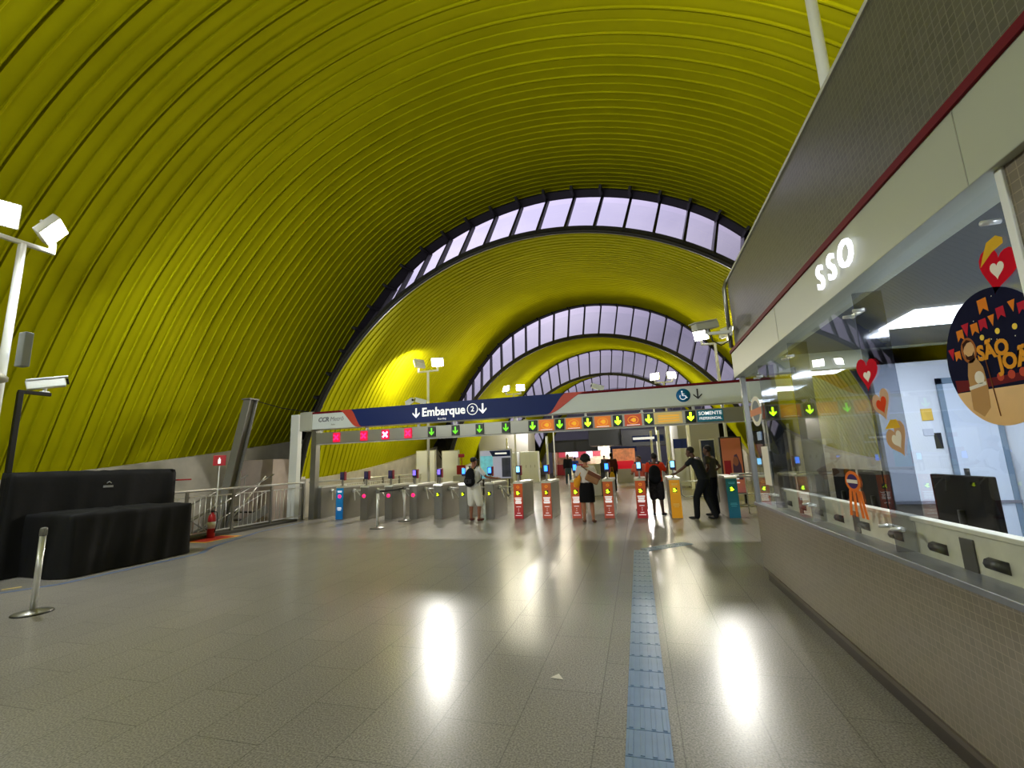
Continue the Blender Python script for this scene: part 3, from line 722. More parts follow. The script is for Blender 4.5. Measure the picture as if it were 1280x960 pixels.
# ------------------------------------------------------------------ railing on the left edge of the deck
RXL = -10.42
rl = empty('railing', (RXL, 8.0, 0), 0, 'stainless railing with bars along the left edge of the floor', 'railing')
m = MB(); m.tube([(0, -6, 1.15), (0, 4.35, 1.15)], .03, 12); m.obj('handrail', STEEL_L, rl)
ys = [-6+.0+i*1.29 for i in range(9)]
for y in ys:
    m = MB(); m.box(-.03, .03, y-.03, y+.03, 0, 1.12, .004); m.box(-.06, .06, y-.06, y+.06, 0, .01); m.obj('railing_post', STEEL, rl)
for a, b in zip(ys, ys[1:]):
    m = MB(); m.box(-.015, .015, a+.06, b-.06, .98, 1.01); o = m.obj('top_bar', STEEL_L, rl); m = MB(); m.box(-.015, .015, a+.06, b-.06, .12, .15); m.obj('bottom_bar', STEEL_L, rl)
    k = 8
    for i in range(1, k):
        y = a+.06+(b-a-.12)*i/k; m = MB(); m.tube([(0, y, .14), (0, y, .99)], .009, 6); m.obj('bar', STEEL_L, o)
# kerb
m = MB(); m.box(-10.75, -10.30, -16, 12.0, 0, .07, .01); struct('trim_deck_kerb', m, CONC_D)
# railing beyond the gate
rl2 = empty('railing', (-10.42, 13.0, 0), 0, 'stainless railing running on beyond the gates on the left', 'railing')
m = MB(); m.tube([(0, -.4, 1.15), (0, 14, 1.15)], .03, 12); m.obj('handrail', STEEL_L, rl2)
for i in range(11):
    m = MB(); m.box(-.03, .03, i*1.35-.03, i*1.35+.03, 0, 1.12); m.obj('railing_post', STEEL, rl2)
m = MB()
for i in range(90): m.tube([(0, i*.155, .14), (0, i*.155, .99)], .009, 5)
m.box(-.015, .015, 0, 14, .98, 1.01); m.box(-.015, .015, 0, 14, .12, .15)
m.obj('infill', STEEL_L, rl2)
# service stair behind the railing
st = empty('service_stair', (-11.7, 9.5, -.6), 0, 'dark steel service stair with sloping rail behind the left railing', 'stair')
m = MB()
m.box(-.55, -.50, -1.9, 2.4, 0, .25, 0, M=Matrix.Rotation(R(22), 4, 'X')); m.box(.50, .55, -1.9, 2.4, 0, .25, 0, M=Matrix.Rotation(R(22), 4, 'X')); m.obj('stringer', STEEL_P, st)
for i in range(9):
    t = -1.6+i*.45; m = MB(); m.box(-.5, .5, t-.15, t+.15, t*math.tan(R(22))+.12, t*math.tan(R(22))+.15); m.obj('tread', DARKST, st)
for sx in (-.52, .52):
    m = MB(); m.tube([(sx, -1.8, .35), (sx, 2.4, 2.05)], .025, 8); m.tube([(sx, -1.8, -.05), (sx, 2.4, 1.65)], .015, 8)
    for i in range(5): t = -1.7+i*1.0; m.tube([(sx, t, t*.404), (sx, t, t*.404+1.06)], .016, 6)
    m.obj('stair_rail', STEEL, st)
m = MB()
for a, b in (((0, -.7, 1.5), (0, .9, .4)), ((0, 1.0, .4), (0, 2.6, 2.0))): m.tube([a, b], .02, 8)
m.obj('diagonal_brace', STEEL_L, st)
# leaning steel column
lc = empty('leaning_column', (-11.5, 10.1, -5), 0, 'grey steel column leaning beyond the left railing, cable at its top', 'column')
B = Vector((0, -.75, 0)); T = Vector((0, 1.05, 8.78)); d = (T-B).normalized()
m = MB(); e = Vector((1, 0, 0)); n2 = d.cross(e)
for sx, sy, wx, wy in ((0, 0, .02, .13), (0, -.13, .13, .015), (0, .13, .13, .015)):
    for P_ in (1,):
        vs = [m.bm.verts.new(Q + e*(sx+ax*wx) + n2*(sy+ay*wy)) for Q in (B, T) for ax, ay in ((-1, -1), (1, -1), (1, 1), (-1, 1))]
        for q in ((0,1,2,3), (7,6,5,4), (0,4,5,1), (1,5,6,2), (2,6,7,3), (3,7,4,0)): m.bm.faces.new([vs[z] for z in q])
m.obj('column_shaft', STEEL_P, lc)
m = MB(); m.tube([T, T+Vector((-.3, 1.6, -.08)), T+Vector((-.5, 3.2, -.05))], .014, 6); m.obj('tie_cable', DARKST, lc)
m = MB(); m.box(-.16, .16, 0, .36, 8.76, 8.8, M=Matrix.Translation((0, .85, 0))); m.obj('cap_plate', STEEL_P, lc)

# pole furniture on the left
pl = empty('camera_pole', (-10.28, 5.12, 0), 0, 'thin dark pole with an angled arm carrying a camera, left edge', 'pole')
m = MB(); m.box(-.035, .035, -.035, .035, 0, 3.08, .006); m.obj('pole', BLACK, pl)
m = MB(); m.box(-.03, .03, -.03, .42, 3.05, 3.11, .006); m.obj('arm', BLACK, pl)
cctv((-10.28, 5.50, 3.11), R(151), 'long white camera on the arm of the dark pole by the left wall', 1.5)
m = MB(); m.box(-.08, .08, -.055, .055, 0, .55, .012); m.obj('signal_box', mat('device_grey', (130, 134, 130), .5), loc=(-9.14, 4.52, 3.3), label='upright grey box fixed to the white floodlight post at left', cat='box')
m = MB(); m.lathe([(.05, 0), (.13, .04), (.13, .10), (.06, .16)], n=20); m.obj('dome_device', mat('device_beige', (170, 166, 150), .5), loc=(-9.18, 4.27, 3.0), label='round beige dome device on the white floodlight post at left', cat='device')

# ------------------------------------------------------------------ black draped counter
dr = empty('draped_counter', (-9.45, 6.2, 0), 0, 'counter wholly covered with a black cloth by the left railing', 'covered counter')
def drape(x0, x1, y0, y1, z1, name, seed, zlo=.015, flare=.05):
    rnd = random.Random(seed); bm = bmesh.new()
    per = []; nx, ny = 14, 36
    for i in range(ny): per.append((x1, y0+(y1-y0)*i/ny, 1, 0))
    for i in range(nx): per.append((x1-(x1-x0)*i/nx, y1, 0, 1))
    for i in range(ny): per.append((x0, y1-(y1-y0)*i/ny, -1, 0))
    for i in range(nx): per.append((x0+(x1-x0)*i/nx, y0, 0, -1))
    N = len(per); rows = 16; G = []
    ph = [rnd.uniform(0, 6.28) for _ in range(6)]
    for r in range(rows+1):
        t = r/rows; z = z1*(1-t)+zlo*t; ring = []
        for k, (x, y, nx_, ny_) in enumerate(per):
            w = sum(math.sin(k*f_/N*2*PI+ph[q]+t*1.2*q)*a for q, (f_, a) in enumerate(((5, .02), (9, .016), (17, .012), (27, .007))))
            o = (w*(.25+.9*t)+flare*t) if r else -.015
            sag = -.02*abs(math.sin(k*.35+ph[0])) if r == 0 else 0
            ring.append(bm.verts.new((x+nx_*o, y+ny_*o, z+sag+(w*.3 if 0 < r < rows else 0))))
        G.append(ring)
    for a, b in zip(G, G[1:]):
        for k in range(N): bm.faces.new((a[k], a[(k+1) % N], b[(k+1) % N], b[k]))
    # top: grid fan
    c = bm.verts.new(((x0+x1)/2, (y0+y1)/2, z1-.012)); inner = []
    for k, (x, y, a, b) in enumerate(per):
        inner.append(bm.verts.new(((x+(x0+x1)/2)/2, (y+(y0+y1)/2)/2, z1-.005+.012*math.sin(k*.8+ph[1]))))
    for k in range(N):
        bm.faces.new((inner[k], inner[(k+1) % N], G[0][(k+1) % N], G[0][k])); bm.faces.new((c, inner[(k+1) % N], inner[k]))
    bmesh.ops.recalc_face_normals(bm, faces=bm.faces[:])
    for f in bm.faces: f.smooth = True
    inv = root_inv(dr)
    for v in bm.verts: v.co = inv @ v.co
    me = bpy.data.meshes.new(name); bm.to_mesh(me); bm.free(); me.materials.append(CLOTH_B); return link(name, me, dr)
drape(-10.05, -8.80, 5.25, 7.25, 1.0, 'front_drape', 3)
drape(-10.20, -9.95, 5.0, 7.75, 1.69, 'back_drape', 8, flare=.03)
m = MB(); m.box(-9.945, -9.93, 6.35, 6.52, 1.36, 1.40, .002); m.tube([(-9.93, 6.40, 1.44), (-9.93, 6.44, 1.47), (-9.93, 6.48, 1.44)], .01, 6); relm(m, dr, 'pale_emblem', mat('pale_print', (150, 150, 150), .6))
m = MB(); m.box(-10.2, -9.9, 7.8, 8.1, 1.42, 1.45, .004); m.obj('red_tray', RED, label='thin red shelf edge sticking out right of the black drape', cat='shelf')

# ------------------------------------------------------------------ tiled booth (right)
KX, KY0, KY1, KXB = 1.41, -3.0, 6.5, 4.1
bo = empty('service_booth', (2.7, 2.0, 0), 0, 'tiled service booth with long window and SSO sign', 'booth')
m = MB(); m.box(KX, KX+.12, KY0, KY1, .12, .90); m.box(KX+.12, KXB, KY1-.12, KY1, .12, .90); relm(m, bo, 'lower_wall', TILE)
m = MB(); m.box(KX+.03, KXB, KY0, KY1-.03, 0, .12); relm(m, bo, 'plinth', mat('dark_plinth', (58, 50, 44), .5))
m = MB(); m.box(KX-.015, KX, KY0, KY1+.015, .12, .15); relm(m, bo, 'plinth_edge', mat('plinth_edge_grey', (92, 82, 74), .5))
m = MB(); m.box(KX-.02, KX+.16, KY0, KY1+.02, .90, .935, .004); m.box(KX+.16, KXB, KY1-.16, KY1+.02, .90, .935, .004); relm(m, bo, 'sill', mat('grey_stone_sill', (118, 120, 130), .3, noise=.1))
m = MB(); m.box(KX-.06, KX+.16, KY0, KY1+.06, 2.56, 2.905, .004); m.box(KX+.16, KXB, KY1-.10, KY1+.06, 2.56, 2.905, .004); relm(m, bo, 'fascia', mat('booth_fascia', (176, 180, 160), .35))
for y in (5.2, 3.9, 2.6, 1.3):
    pass
for y in (2.04, 4.54):
    m = MB(); m.box(KX-.062, KX-.06, y, y+.005, 2.56, 2.905); relm(m, bo, 'fascia_joint', mat('joint_grey', (158, 158, 142), .5))
m = MB(); m.box(KX-.075, KX-.0, KY0, KY1+.075, 2.90, 2.945, .003); m.box(KX, KXB, KY1, KY1+.075, 2.90, 2.945, .003); relm(m, bo, 'red_stripe', MAROON)
m = MB(); m.box(KX-.03, KX+.14, KY0, KY1-.1, 2.94, 3.88); m.box(KX+.14, KXB, KY1-.25, KY1-.1, 2.94, 3.88); relm(m, bo, 'upper_wall', TILE_U)
m = MB(); m.box(KX-.045, KX+.16, KY0, KY1-.085, 3.88, 3.91); m.box(KX+.16, KXB, KY1-.27, KY1-.085, 3.88, 3.91); relm(m, bo, 'coping', mat('pale_coping', (190, 190, 176), .4))
m = MB(); m.box(KX+.14, KXB, KY0, KY1-.25, 3.55, 3.62); relm(m, bo, 'roof', GREYP)
m = MB(); m.tube([(KX-.075, KY1-.07, 2.96), (KX-.075, KY1-.07, 3.80), (KX-.03, KY1-.07, 3.92)], .026, 10); relm(m, bo, 'corner_pipe', STEEL)
m = MB(); m.box(KX-.01, KX+.05, KY1-.05, KY1+.01, .935, 2.56, .004); relm(m, bo, 'corner_post', STEEL)
m = MB(); m.box(KX-.02, KX+.14, KY0, 1.93, .935, 2.56); relm(m, bo, 'tiled_pier', TILE)
m = MB(); m.box(KX-.03, KX+.0, 1.93, 1.965, .935, 2.56, .003); relm(m, bo, 'pier_edge_strip', WHITE)
KG = glass('booth_glass', (.95, .97, .97), 1.15, 0, .015)
for a, b in ((1.97, 3.28), (3.30, 4.62), (4.64, 5.70), (5.72, 6.44)):
    m = MB(); m.bm.faces.new([m.bm.verts.new(v) for v in ((KX+.024, a, .94), (KX+.024, b, .94), (KX+.024, b, 2.555), (KX+.024, a, 2.555))])
    g_ = relm(m, bo, 'window_glass', KG)
for a, b in ((1.5, 2.86),):
    m = MB(); m.box(a, b, KY1-.04, KY1-.032, .94, 2.555); relm(m, bo, 'end_window_glass', KG)
FIN = glass('smoky_glass_fin', (.62, .64, .68), .9, .05, .04)
for y in (3.29, 4.63, 5.71):
    m = MB(); m.box(KX+.03, KX+.19, y-.008, y+.008, .94, 2.555); relm(m, bo, 'glass_fin', FIN)
    for z in (1.08, 2.42):
        m = MB()
        for dy in (-.07, .07): m.tube([(KX-.012, y+dy, z), (KX+.05, y+dy, z)], .011, 10)
        m.box(KX+.035, KX+.05, y-.08, y+.08, z-.012, z+.012); relm(m, bo, 'glass_clamp', STEEL_L)
m = MB(); m.tube([(KX-.012, 2.1, 2.42), (KX+.05, 2.1, 2.42)], .011, 10); relm(m, bo, 'glass_clamp', STEEL_L)
for s_, y in zip('SSO', (3.41, 3.225, 3.02)):
    rtext(bo, 'sign_letter', s_, .24, (KX-.085, y, 2.725), mat('backlit_letter', (250, 250, 255), .4, emit=.7, ecol=(240, 240, 255)), rot=SIDE, extrude=.008, bold=.004)
# room behind the glass
IW = mat('booth_inner_white', (204, 210, 220), .5)
m = MB(); m.box(2.86, KXB, KY1-.10, KY1-.02, .0, 2.75); m.box(KXB-.08, KXB, KY0, KY1-.10, 0, 2.75); relm(m, bo, 'inner_wall', IW)
m = MB(); m.box(KX+.15, KXB-.08, KY0, KY1-.10, 2.78, 2.84); relm(m, bo, 'inner_ceiling', mat('booth_ceiling', (84, 87, 94), .7))
m = MB(); m.box(KX+.12, KXB-.08, KY0, KY0+.08, .0, 2.78); relm(m, bo, 'inner_back_wall', IW)
m = MB(); m.box(KX+.12, KXB, KY0, KY1-.12, .12, .14); relm(m, bo, 'inner_floor', GREYP)
PAN = mat('ceiling_light_panel', (250, 252, 255), .4, emit=5, ecol=(235, 243, 255))
for i, (x, y) in enumerate(((2.85, 5.05), (2.85, 3.2), (2.85, 1.2))):
    m = MB(); m.box(x-.32, x+.32, y-.32, y+.32, 2.765, 2.778, .002); o = relm(m, bo, 'ceiling_lamp', PAN)
    ld = bpy.data.lights.new('panel_light', 'AREA'); ld.size = .6; ld.energy = BOOTH_W; ld.color = (.80, .88, 1); lo = bpy.data.objects.new('panel_light', ld); COL.objects.link(lo); lo.location = (x, y, 2.755)
# door in the inner wall
dd = empty('inner_door', (3.74, KY1-.12, .14), 0, 'white inner door with blue grey frame behind the booth glass', 'door')
m = MB(); m.box(-.27, -.22, -.03, 0, 0, 2.2); m.box(.22, .27, -.03, 0, 0, 2.2); m.box(-.27, .27, -.03, 0, 2.13, 2.2); m.obj('frame', mat('blue_grey_frame', (110, 130, 150), .4), dd)
m = MB(); m.box(-.22, .22, -.02, 0, 0, 2.13); m.obj('door_leaf', mat('door_pale_blue', (196, 206, 222), .4), dd)
m = MB(); m.box(-.18, -.14, -.05, -.02, .95, 1.15, .004); m.tube([(-.16, -.05, 1.05), (-.16, -.09, 1.05), (-.05, -.09, 1.05)], .011, 8); m.obj('handle', BLACK, dd)
for (px_, py_, w, h, mm, lb) in ((1160, 518, .11, .14, mat('yellow_notice_paper', (206, 170, 70), .6), 'yellow notice sheet on the white inner wall of the booth'),
                                (1162, 540, .10, .08, mat('grey_notice_paper', (178, 184, 200), .6), 'small grey notice below the yellow one on the booth wall'),
                                (1190, 550, .07, .18, BLACK, 'black wall phone on the white inner wall of the booth')):
    p = atY(px_, py_, KY1-.13); p.x = min(max(p.x, 2.95), 3.40)
    m = MB(); m.box(-w/2, w/2, -.012, 0, -h/2, h/2, .002); m.obj('wall_notice' if 'notice' in lb else 'wall_phone', mm, loc=(p.x, KY1-.101 if 'phone' not in lb else KY1-.101, p.z), label=lb, cat='notice' if 'notice' in lb else 'phone')
# desk with slotted back panel along the window
dk = empty('booth_desk', (1.95, 3.6, .14), 0, 'cream desk with a slotted cable panel behind the booth window', 'desk')
CREAM = mat('cream_laminate', (214, 210, 188), .45, noise=.08, nscale=12)
m = MB(); m.box(-.42, .42, -2.4, 2.2, .66, .70, .004); m.obj('desk_top', mat('desk_white', (210, 212, 214), .4), dk)
m = MB(); m.box(-.40, -.37, -2.4, 2.2, .70, .99, .004); m.box(-.42, -.35, -2.4, 2.2, .98, 1.005, .004); pn = m.obj('cable_panel', CREAM, dk)
for i in range(11):
    y = -2.2+i*.42; m = MB(); m.tube([(-.402, y-.06, .86), (-.402, y+.06, .86)], .028, 8); m.obj('slot', BLACK, pn)
for i in range(4):
    y = -1.95+i*1.2; m = MB(); m.box(-.408, -.40, y-.05, y+.05, .78, .95, .003); m.obj('socket_plate', mat('dark_socket', (60, 58, 54), .5), pn)
for y in (-2.2, 0, 2.0):
    m = MB(); m.box(-.38, .38, y-.02, y+.02, 0, .66); m.obj('desk_leg', GREYP, dk)
def monitor(x, y, rz, label, w=.56):
    o = empty('monitor', (x, y, .84), rz, label, 'monitor')
    m = MB(); m.box(-w/2, w/2, -.02, .02, .17, .52, .008); m.obj('screen_housing', mat('matt_black', (9, 9, 11), .8, spec=.1), o)
    m = MB(); m.box(-w/2+.02, w/2-.02, .02, .022, .19, .50); m.obj('screen', mat('monitor_glow', (30, 36, 50), .2, emit=.4, ecol=(40, 60, 90)), o)
    m = MB(); m.tube([(0, -.03, .0), (0, -.03, .30)], .02, 8); m.box(-.12, .12, -.11, .07, 0, .012, .004); m.obj('stand', BLACK, o)
    return o
monitor(2.0, 3.62, R(-90), 'black monitor seen from behind on the desk, nearest in the booth window')
monitor(2.0, 4.75, R(-90), 'black monitor seen from behind farther along the booth desk', .5)
monitor(2.0, 5.35, R(-90), 'black monitor at the far end of the booth desk', .45)
ch = empty('office_chair', (2.75, 2.7, .14), R(120), 'black office chair standing inside the booth at the picture edge', 'chair')
m = MB(); m.box(-.24, .24, -.24, .24, .44, .52, .03); m.obj('seat', BLACK, ch)
m = MB(); m.box(-.22, .22, .20, .26, .58, 1.05, .03); m.obj('backrest', BLACK, ch)
m = MB(); m.tube([(0, 0, .08), (0, 0, .44)], .025, 8)
for a in range(5): m.tube([(0, 0, .10), (.27*math.cos(a*R(72)), .27*math.sin(a*R(72)), .06)], .018, 6)
m.tube([(0, .2, .46), (0, .26, .62)], .02, 6); m.obj('base', BLACK, ch)
for a in range(5):
    m = MB(); m.ell((.27*math.cos(a*R(72)), .27*math.sin(a*R(72)), .028), (.027, .027, .027), 10); m.obj('castor', BLACK, ch)

# bracket camera on the booth corner
cb = empty('surveillance_camera', (1.335, 6.30, 3.15), 0, 'large white camera on a wall bracket at the booth corner by the floodlight', 'camera')
m = MB(); m.box(-.30, .0, -.02, .02, -.02, .02, .004); m.box(-.02, .0, -.05, .05, -.06, .06, .004); m.obj('wall_bracket', WHITE, cb)
m = MB(); m.box(-.05, .05, -.20, .20, .06, .16, .015); m.box(-.06, .06, -.22, .18, .16, .175, .004); h = m.obj('housing', mat('camera_beige', (196, 194, 176), .45), cb); h.location = (-.30, 0, 0); h.rotation_euler = (R(12), 0, R(-55))
m = MB(); m.tube([(-.30, 0, 0), (-.30, 0, .07)], .025, 8); m.obj('joint', WHITE, cb)
m = MB(); m.tube([(-.27, .02, .08), (-.24, .02, -.10), (-.14, .02, -.17), (-.04, .01, -.12), (-.005, 0, -.02)], .009, 6); m.obj('cable', BLACK, cb)

# ------------------------------------------------------------------ stickers on the booth glass
GX_ = KX+.018
def side_poly(pts, y, z, off=0, t=.0006):
    off *= .25
    return _side_poly(pts, y, z, off, t)
def _side_poly(pts, y, z, off, t):   # pts in (right, up) seen from the hall; right = -Y
    m = MB(); m.prism([(GX_-off, y-a, z+b) for a, b in pts], (-t, 0, 0)); return m
def heart(w, h, n=28):
    P = []
    for i in range(n):
        t = 2*PI*i/n; x = 16*math.sin(t)**3; y = 13*math.cos(t)-5*math.cos(2*t)-2*math.cos(3*t)-math.cos(4*t); P.append((x/32*w, (y+2)/30*h))
    return P
def rotp(P, a): c, s = math.cos(a), math.sin(a); return [(x*c-y*s, x*s+y*c) for x, y in P]
def circ(r, n=40, cx=0, cy=0, sy=1): return [(cx+r*math.cos(2*PI*i/n), cy+r*sy*math.sin(2*PI*i/n)) for i in range(n)]
HR = mat('sticker_red', (206, 16, 40), .8, spec=.05); HY = mat('sticker_yellow', (228, 180, 50), .8, spec=.05); HW = mat('sticker_cream', (232, 222, 206), .5); HO = mat('sticker_orange', (232, 120, 50), .8, spec=.05); HB = mat('sticker_tan', (190, 140, 90), .5)
st = empty('heart_sticker', (GX_, 2.12, 2.24), 0, 'red heart with a yellow straw hat and a small white heart, on the booth glass', 'sticker')
m = side_poly(rotp(heart(.20, .19), R(-22)), 2.12, 2.225); relm(m, st, 'red_heart', HR)
m = side_poly(rotp(heart(.07, .07), R(-10)), 2.12, 2.225, .003); relm(m, st, 'white_heart', HW)
m = side_poly(rotp([(-.08, .0), (-.05, .025), (0, .06), (.05, .05), (.07, .02), (.06, .0), (0, .01)], R(20)), 2.12, 2.295, .003); relm(m, st, 'straw_hat', HY)
st = empty('heart_sticker', (GX_, 3.25, 2.01), 0, 'plain red heart with a white dot, left of the hat heart', 'sticker')
m = side_poly(rotp(heart(.26, .21), R(-10)), 3.25, 2.01); relm(m, st, 'red_heart', HR)
m = side_poly(rotp(heart(.09, .07), 0), 3.25, 1.995, .003); relm(m, st, 'white_heart', HW)
st = empty('heart_sticker', (GX_, 3.14, 1.80), 0, 'tan outlined heart with orange red centre, below the plain red heart', 'sticker')
m = side_poly(rotp(heart(.20, .19), R(15)), 3.14, 1.80); relm(m, st, 'tan_heart', HB)
m = side_poly(rotp(heart(.12, .10), R(15)), 3.14, 1.80, .003); relm(m, st, 'orange_heart', mat('sticker_orange_red', (226, 70, 30), .8, spec=.05))
st = empty('heart_sticker', (GX_, 3.04, 1.60), 0, 'tan heart with yellow hat and white centre, lowest of the heart stickers', 'sticker')
m = side_poly(rotp(heart(.22, .20), R(25)), 3.04, 1.59); relm(m, st, 'tan_heart', HB)
m = side_poly(rotp(heart(.11, .10), R(25)), 3.04, 1.59, .003); relm(m, st, 'white_heart', HW)
m = side_poly([(-.09, 0), (-.02, .05), (.04, .05), (.07, .0)], 3.06, 1.66, .003); relm(m, st, 'yellow_hat', HY)
st = empty('rosette_sticker', (GX_, 3.70, 1.30), 0, 'orange ribbon rosette sticker with violet centre low on the booth glass', 'sticker')
m = side_poly(circ(.115, 32, sy=.62), 3.70, 1.33); relm(m, st, 'rosette', HO)
m = side_poly(circ(.08, 28, sy=.62), 3.70, 1.33, .003); relm(m, st, 'violet_centre', mat('sticker_violet', (70, 50, 100), .8, spec=.05))
m = MB()
for a, b in ((-.07, -.12), (-.02, -.03), (.04, .06), (.07, .12)): m.prism([(GX_, 3.70-a, 1.27), (GX_, 3.70-a-.035, 1.27), (GX_, 3.70-b-.035, 1.09), (GX_, 3.70-b, 1.09)], (-.002, 0, 0))
relm(m, st, 'ribbon_tails', HO)
m = MB(); m.box(GX_-.005, GX_-.003, 3.62, 3.78, 1.318, 1.342); relm(m, st, 'text_line', HW)
st = empty('badge_sticker', (GX_, 6.0, 2.05), 0, 'round white badge sticker with an orange band, at the far end of the glass', 'sticker')
m = side_poly(circ(.24, 32, sy=.75), 6.0, 2.05); relm(m, st, 'white_disc', HW)
m = side_poly(circ(.17, 28, sy=.75), 6.0, 2.05, .003); relm(m, st, 'grey_disc', mat('sticker_grey', (110, 116, 130), .5))
m = MB(); m.box(GX_-.007, GX_-.005, 5.74, 6.26, 2.0, 2.08); relm(m, st, 'orange_band', mat('sticker_salmon', (220, 130, 90), .5))
m = MB(); m.box(GX_-.003, GX_-.001, 5.92, 6.08, 1.70, 1.80); relm(m, st, 'small_tag', mat('sticker_pale_blue', (170, 190, 220), .5))
m = MB(); m.box(-.002, 0, -.13, .13, -.22, .22); m.obj('paper_notice', HW, loc=(GX_, 5.85, 1.40), label='tall blank white paper taped inside the far end of the booth glass', cat='notice')
# round Sao Joao sticker
sj = empty('festival_sticker', (GX_, 2.19, 1.90), 0, 'large round night blue festival sticker with bunting, reading SÃO JOÃO', 'sticker')
RR = .28; cy_, cz_ = 2.23, 1.90
def sp(P, off, nm, mm): relm(side_poly(P, cy_, cz_, off), sj, nm, mm)
sp(circ(RR, 64), 0, 'night_sky_disc', mat('sticker_night_blue', (22, 24, 52), .8, noise=.2, nscale=10, spec=.05))
sand = [(RR*math.cos(a), RR*math.sin(a)) for a in [R(d) for d in range(205, 337, 6)]]
sp(sand, .003, 'sand_ground', mat('sticker_sand', (228, 178, 106), .45, noise=.05))
sp([(-.25, -.115), (.25, -.115), (.25, -.07), (.1, -.085), (-.1, -.08), (-.25, -.06)], .0035, 'red_hills', mat('sticker_dark_red', (110, 36, 40), .8, spec=.05))
m = MB()
def add_side(m, P, off, dy=0, dz=0): m.prism([(GX_-off*.25, cy_-a-dy, cz_+b+dz) for a, b in P], (-.0006, 0, 0))
flagc = {}
for i, (x, z, w, c) in enumerate([(-.235, .06, .04, 'r'), (-.20, .045, .035, 'o'), (-.16, .13, .04, 'o'), (-.12, .145, .045, 'r'), (-.07, .135, .04, 'o'), (-.02, .14, .04, 'r'), (.03, .145, .035, 'o'), (.08, .16, .04, 'r'), (.0, .215, .05, 'o'), (.14, .17, .035, 'o'), (.18, .15, .035, 'r')]):
    P = [(x-w/2, z+w*.6), (x+w/2, z+w*.6), (x+w/2, z-w*.6), (x, z-w*.2), (x-w/2, z-w*.6)] if i % 3 else [(x-w/2, z+w*.6), (x+w/2, z+w*.6), (x, z-w*.7)]
    mm = MB(); add_side(mm, P, .004); relm(mm, sj, 'bunting_flag', mat('flag_red', (196, 40, 60), .8, spec=.05) if c == 'r' else mat('flag_orange', (232, 134, 44), .8, spec=.05))
m = MB()
for x, z in ((-.04, .09), (.045, .095), (.13, .09)):
    m = MB(); add_side(m, circ(.012, 12), .004, x, z); relm(m, sj, 'lantern_dot', mat('lantern_yellow', (250, 214, 90), .8, spec=.05))
m = MB(); rnd = random.Random(4)
for i in range(22):
    a, r_ = rnd.uniform(0, 6.28), rnd.uniform(.05, .26); x, z = r_*math.cos(a), r_*math.sin(a)
    if z > -.06: add_side(m, circ(.0025, 6), .0035, x, z)
relm(m, sj, 'stars', HW)
GOLD = mat('sticker_gold_lettering', (238, 160, 50), .8, spec=.05)
rtext(sj, 'festival_lettering', 'SÃO', .085, (GX_-.0022, cy_+.0, cz_+.025), GOLD, rot=SIDE, extrude=.0005, bold=.004)
rtext(sj, 'festival_lettering', 'JOÃO', .085, (GX_-.0022, cy_-.125, cz_-.035), GOLD, rot=SIDE, extrude=.0005, bold=.004)
m = MB()
for x in (.01, .065, .12):
    add_side(m, circ(.018, 10), .004, x, -.085)
relm(m, sj, 'small_flowers', mat('sticker_brick', (200, 80, 60), .8, spec=.05))
# plain figure of a robed man
m = MB(); add_side(m, [(-.175, -.20), (-.165, -.05), (-.15, .0), (-.125, .02), (-.095, .015), (-.07, -.03), (-.065, -.10), (-.075, -.20), (-.12, -.235)], .004); relm(m, sj, 'robed_figure', mat('sticker_robe', (196, 150, 98), .8, spec=.05))
m = MB(); add_side(m, circ(.045, 24, -.13, .055, 1.25), .004); relm(m, sj, 'hood', mat('sticker_hood', (170, 100, 50), .8, spec=.05))
m = MB(); add_side(m, circ(.033, 24, -.127, .055, 1.25), .006); relm(m, sj, 'face', mat('sticker_face', (222, 176, 128), .8, spec=.05))
m = MB(); add_side(m, [(-.155, .045), (-.14, .03), (-.115, .03), (-.10, .045), (-.105, .02), (-.125, .008), (-.15, .02)], .008); add_side(m, [(-.16, .06), (-.158, .09), (-.13, .103), (-.10, .09), (-.13, .088), (-.15, .075)], .008); relm(m, sj, 'beard_and_hair', mat('sticker_brown', (60, 32, 24), .8, spec=.05))
m = MB(); add_side(m, circ(.028, 16, -.10, -.07), .008); add_side(m, [(-.17, -.115), (-.07, -.105), (-.07, -.09), (-.17, -.10)], .008); relm(m, sj, 'white_cloth', HW)
m = MB(); add_side(m, [(-.05, .02), (-.045, .02), (-.03, -.24), (-.035, -.24)], .008); relm(m, sj, 'staff', mat('sticker_staff', (120, 70, 40), .8, spec=.05))
# ------------------------------------------------------------------ people
def remesh(bm, voxel, smooth=4, mats=(), name='body', dec=1):
    me = bpy.data.meshes.new('tmp'); bm.to_mesh(me); bm.free()
    o = bpy.data.objects.new('tmp', me); COL.objects.link(o)
    a = o.modifiers.new('r', 'REMESH'); a.mode = 'VOXEL'; a.voxel_size = voxel; a.use_smooth_shade = True
    if smooth: b = o.modifiers.new('s', 'SMOOTH'); b.iterations = smooth; b.factor = .5
    if dec < 1: d = o.modifiers.new('d', 'DECIMATE'); d.ratio = dec
    dg = bpy.context.evaluated_depsgraph_get(); dg.update()
    out = bpy.data.meshes.new_from_object(o.evaluated_get(dg)); bpy.data.objects.remove(o); bpy.data.meshes.remove(me)
    out.name = name; out.materials.clear()
    for m in mats: out.materials.append(m)
    for p in out.polygons: p.use_smooth = True
    return out
def limb(m, pts, rad, n=12):
    """tapered limb with rounded ends"""
    m.tube(pts, rad, n)
    m.ell(pts[0], (rad[0]*1.0,)*3, 12); m.ell(pts[-1], (rad[-1]*1.0,)*3, 12)
    for p, r in list(zip(pts, rad))[1:-1]: m.ell(p, (r*1.0,)*3, 12)
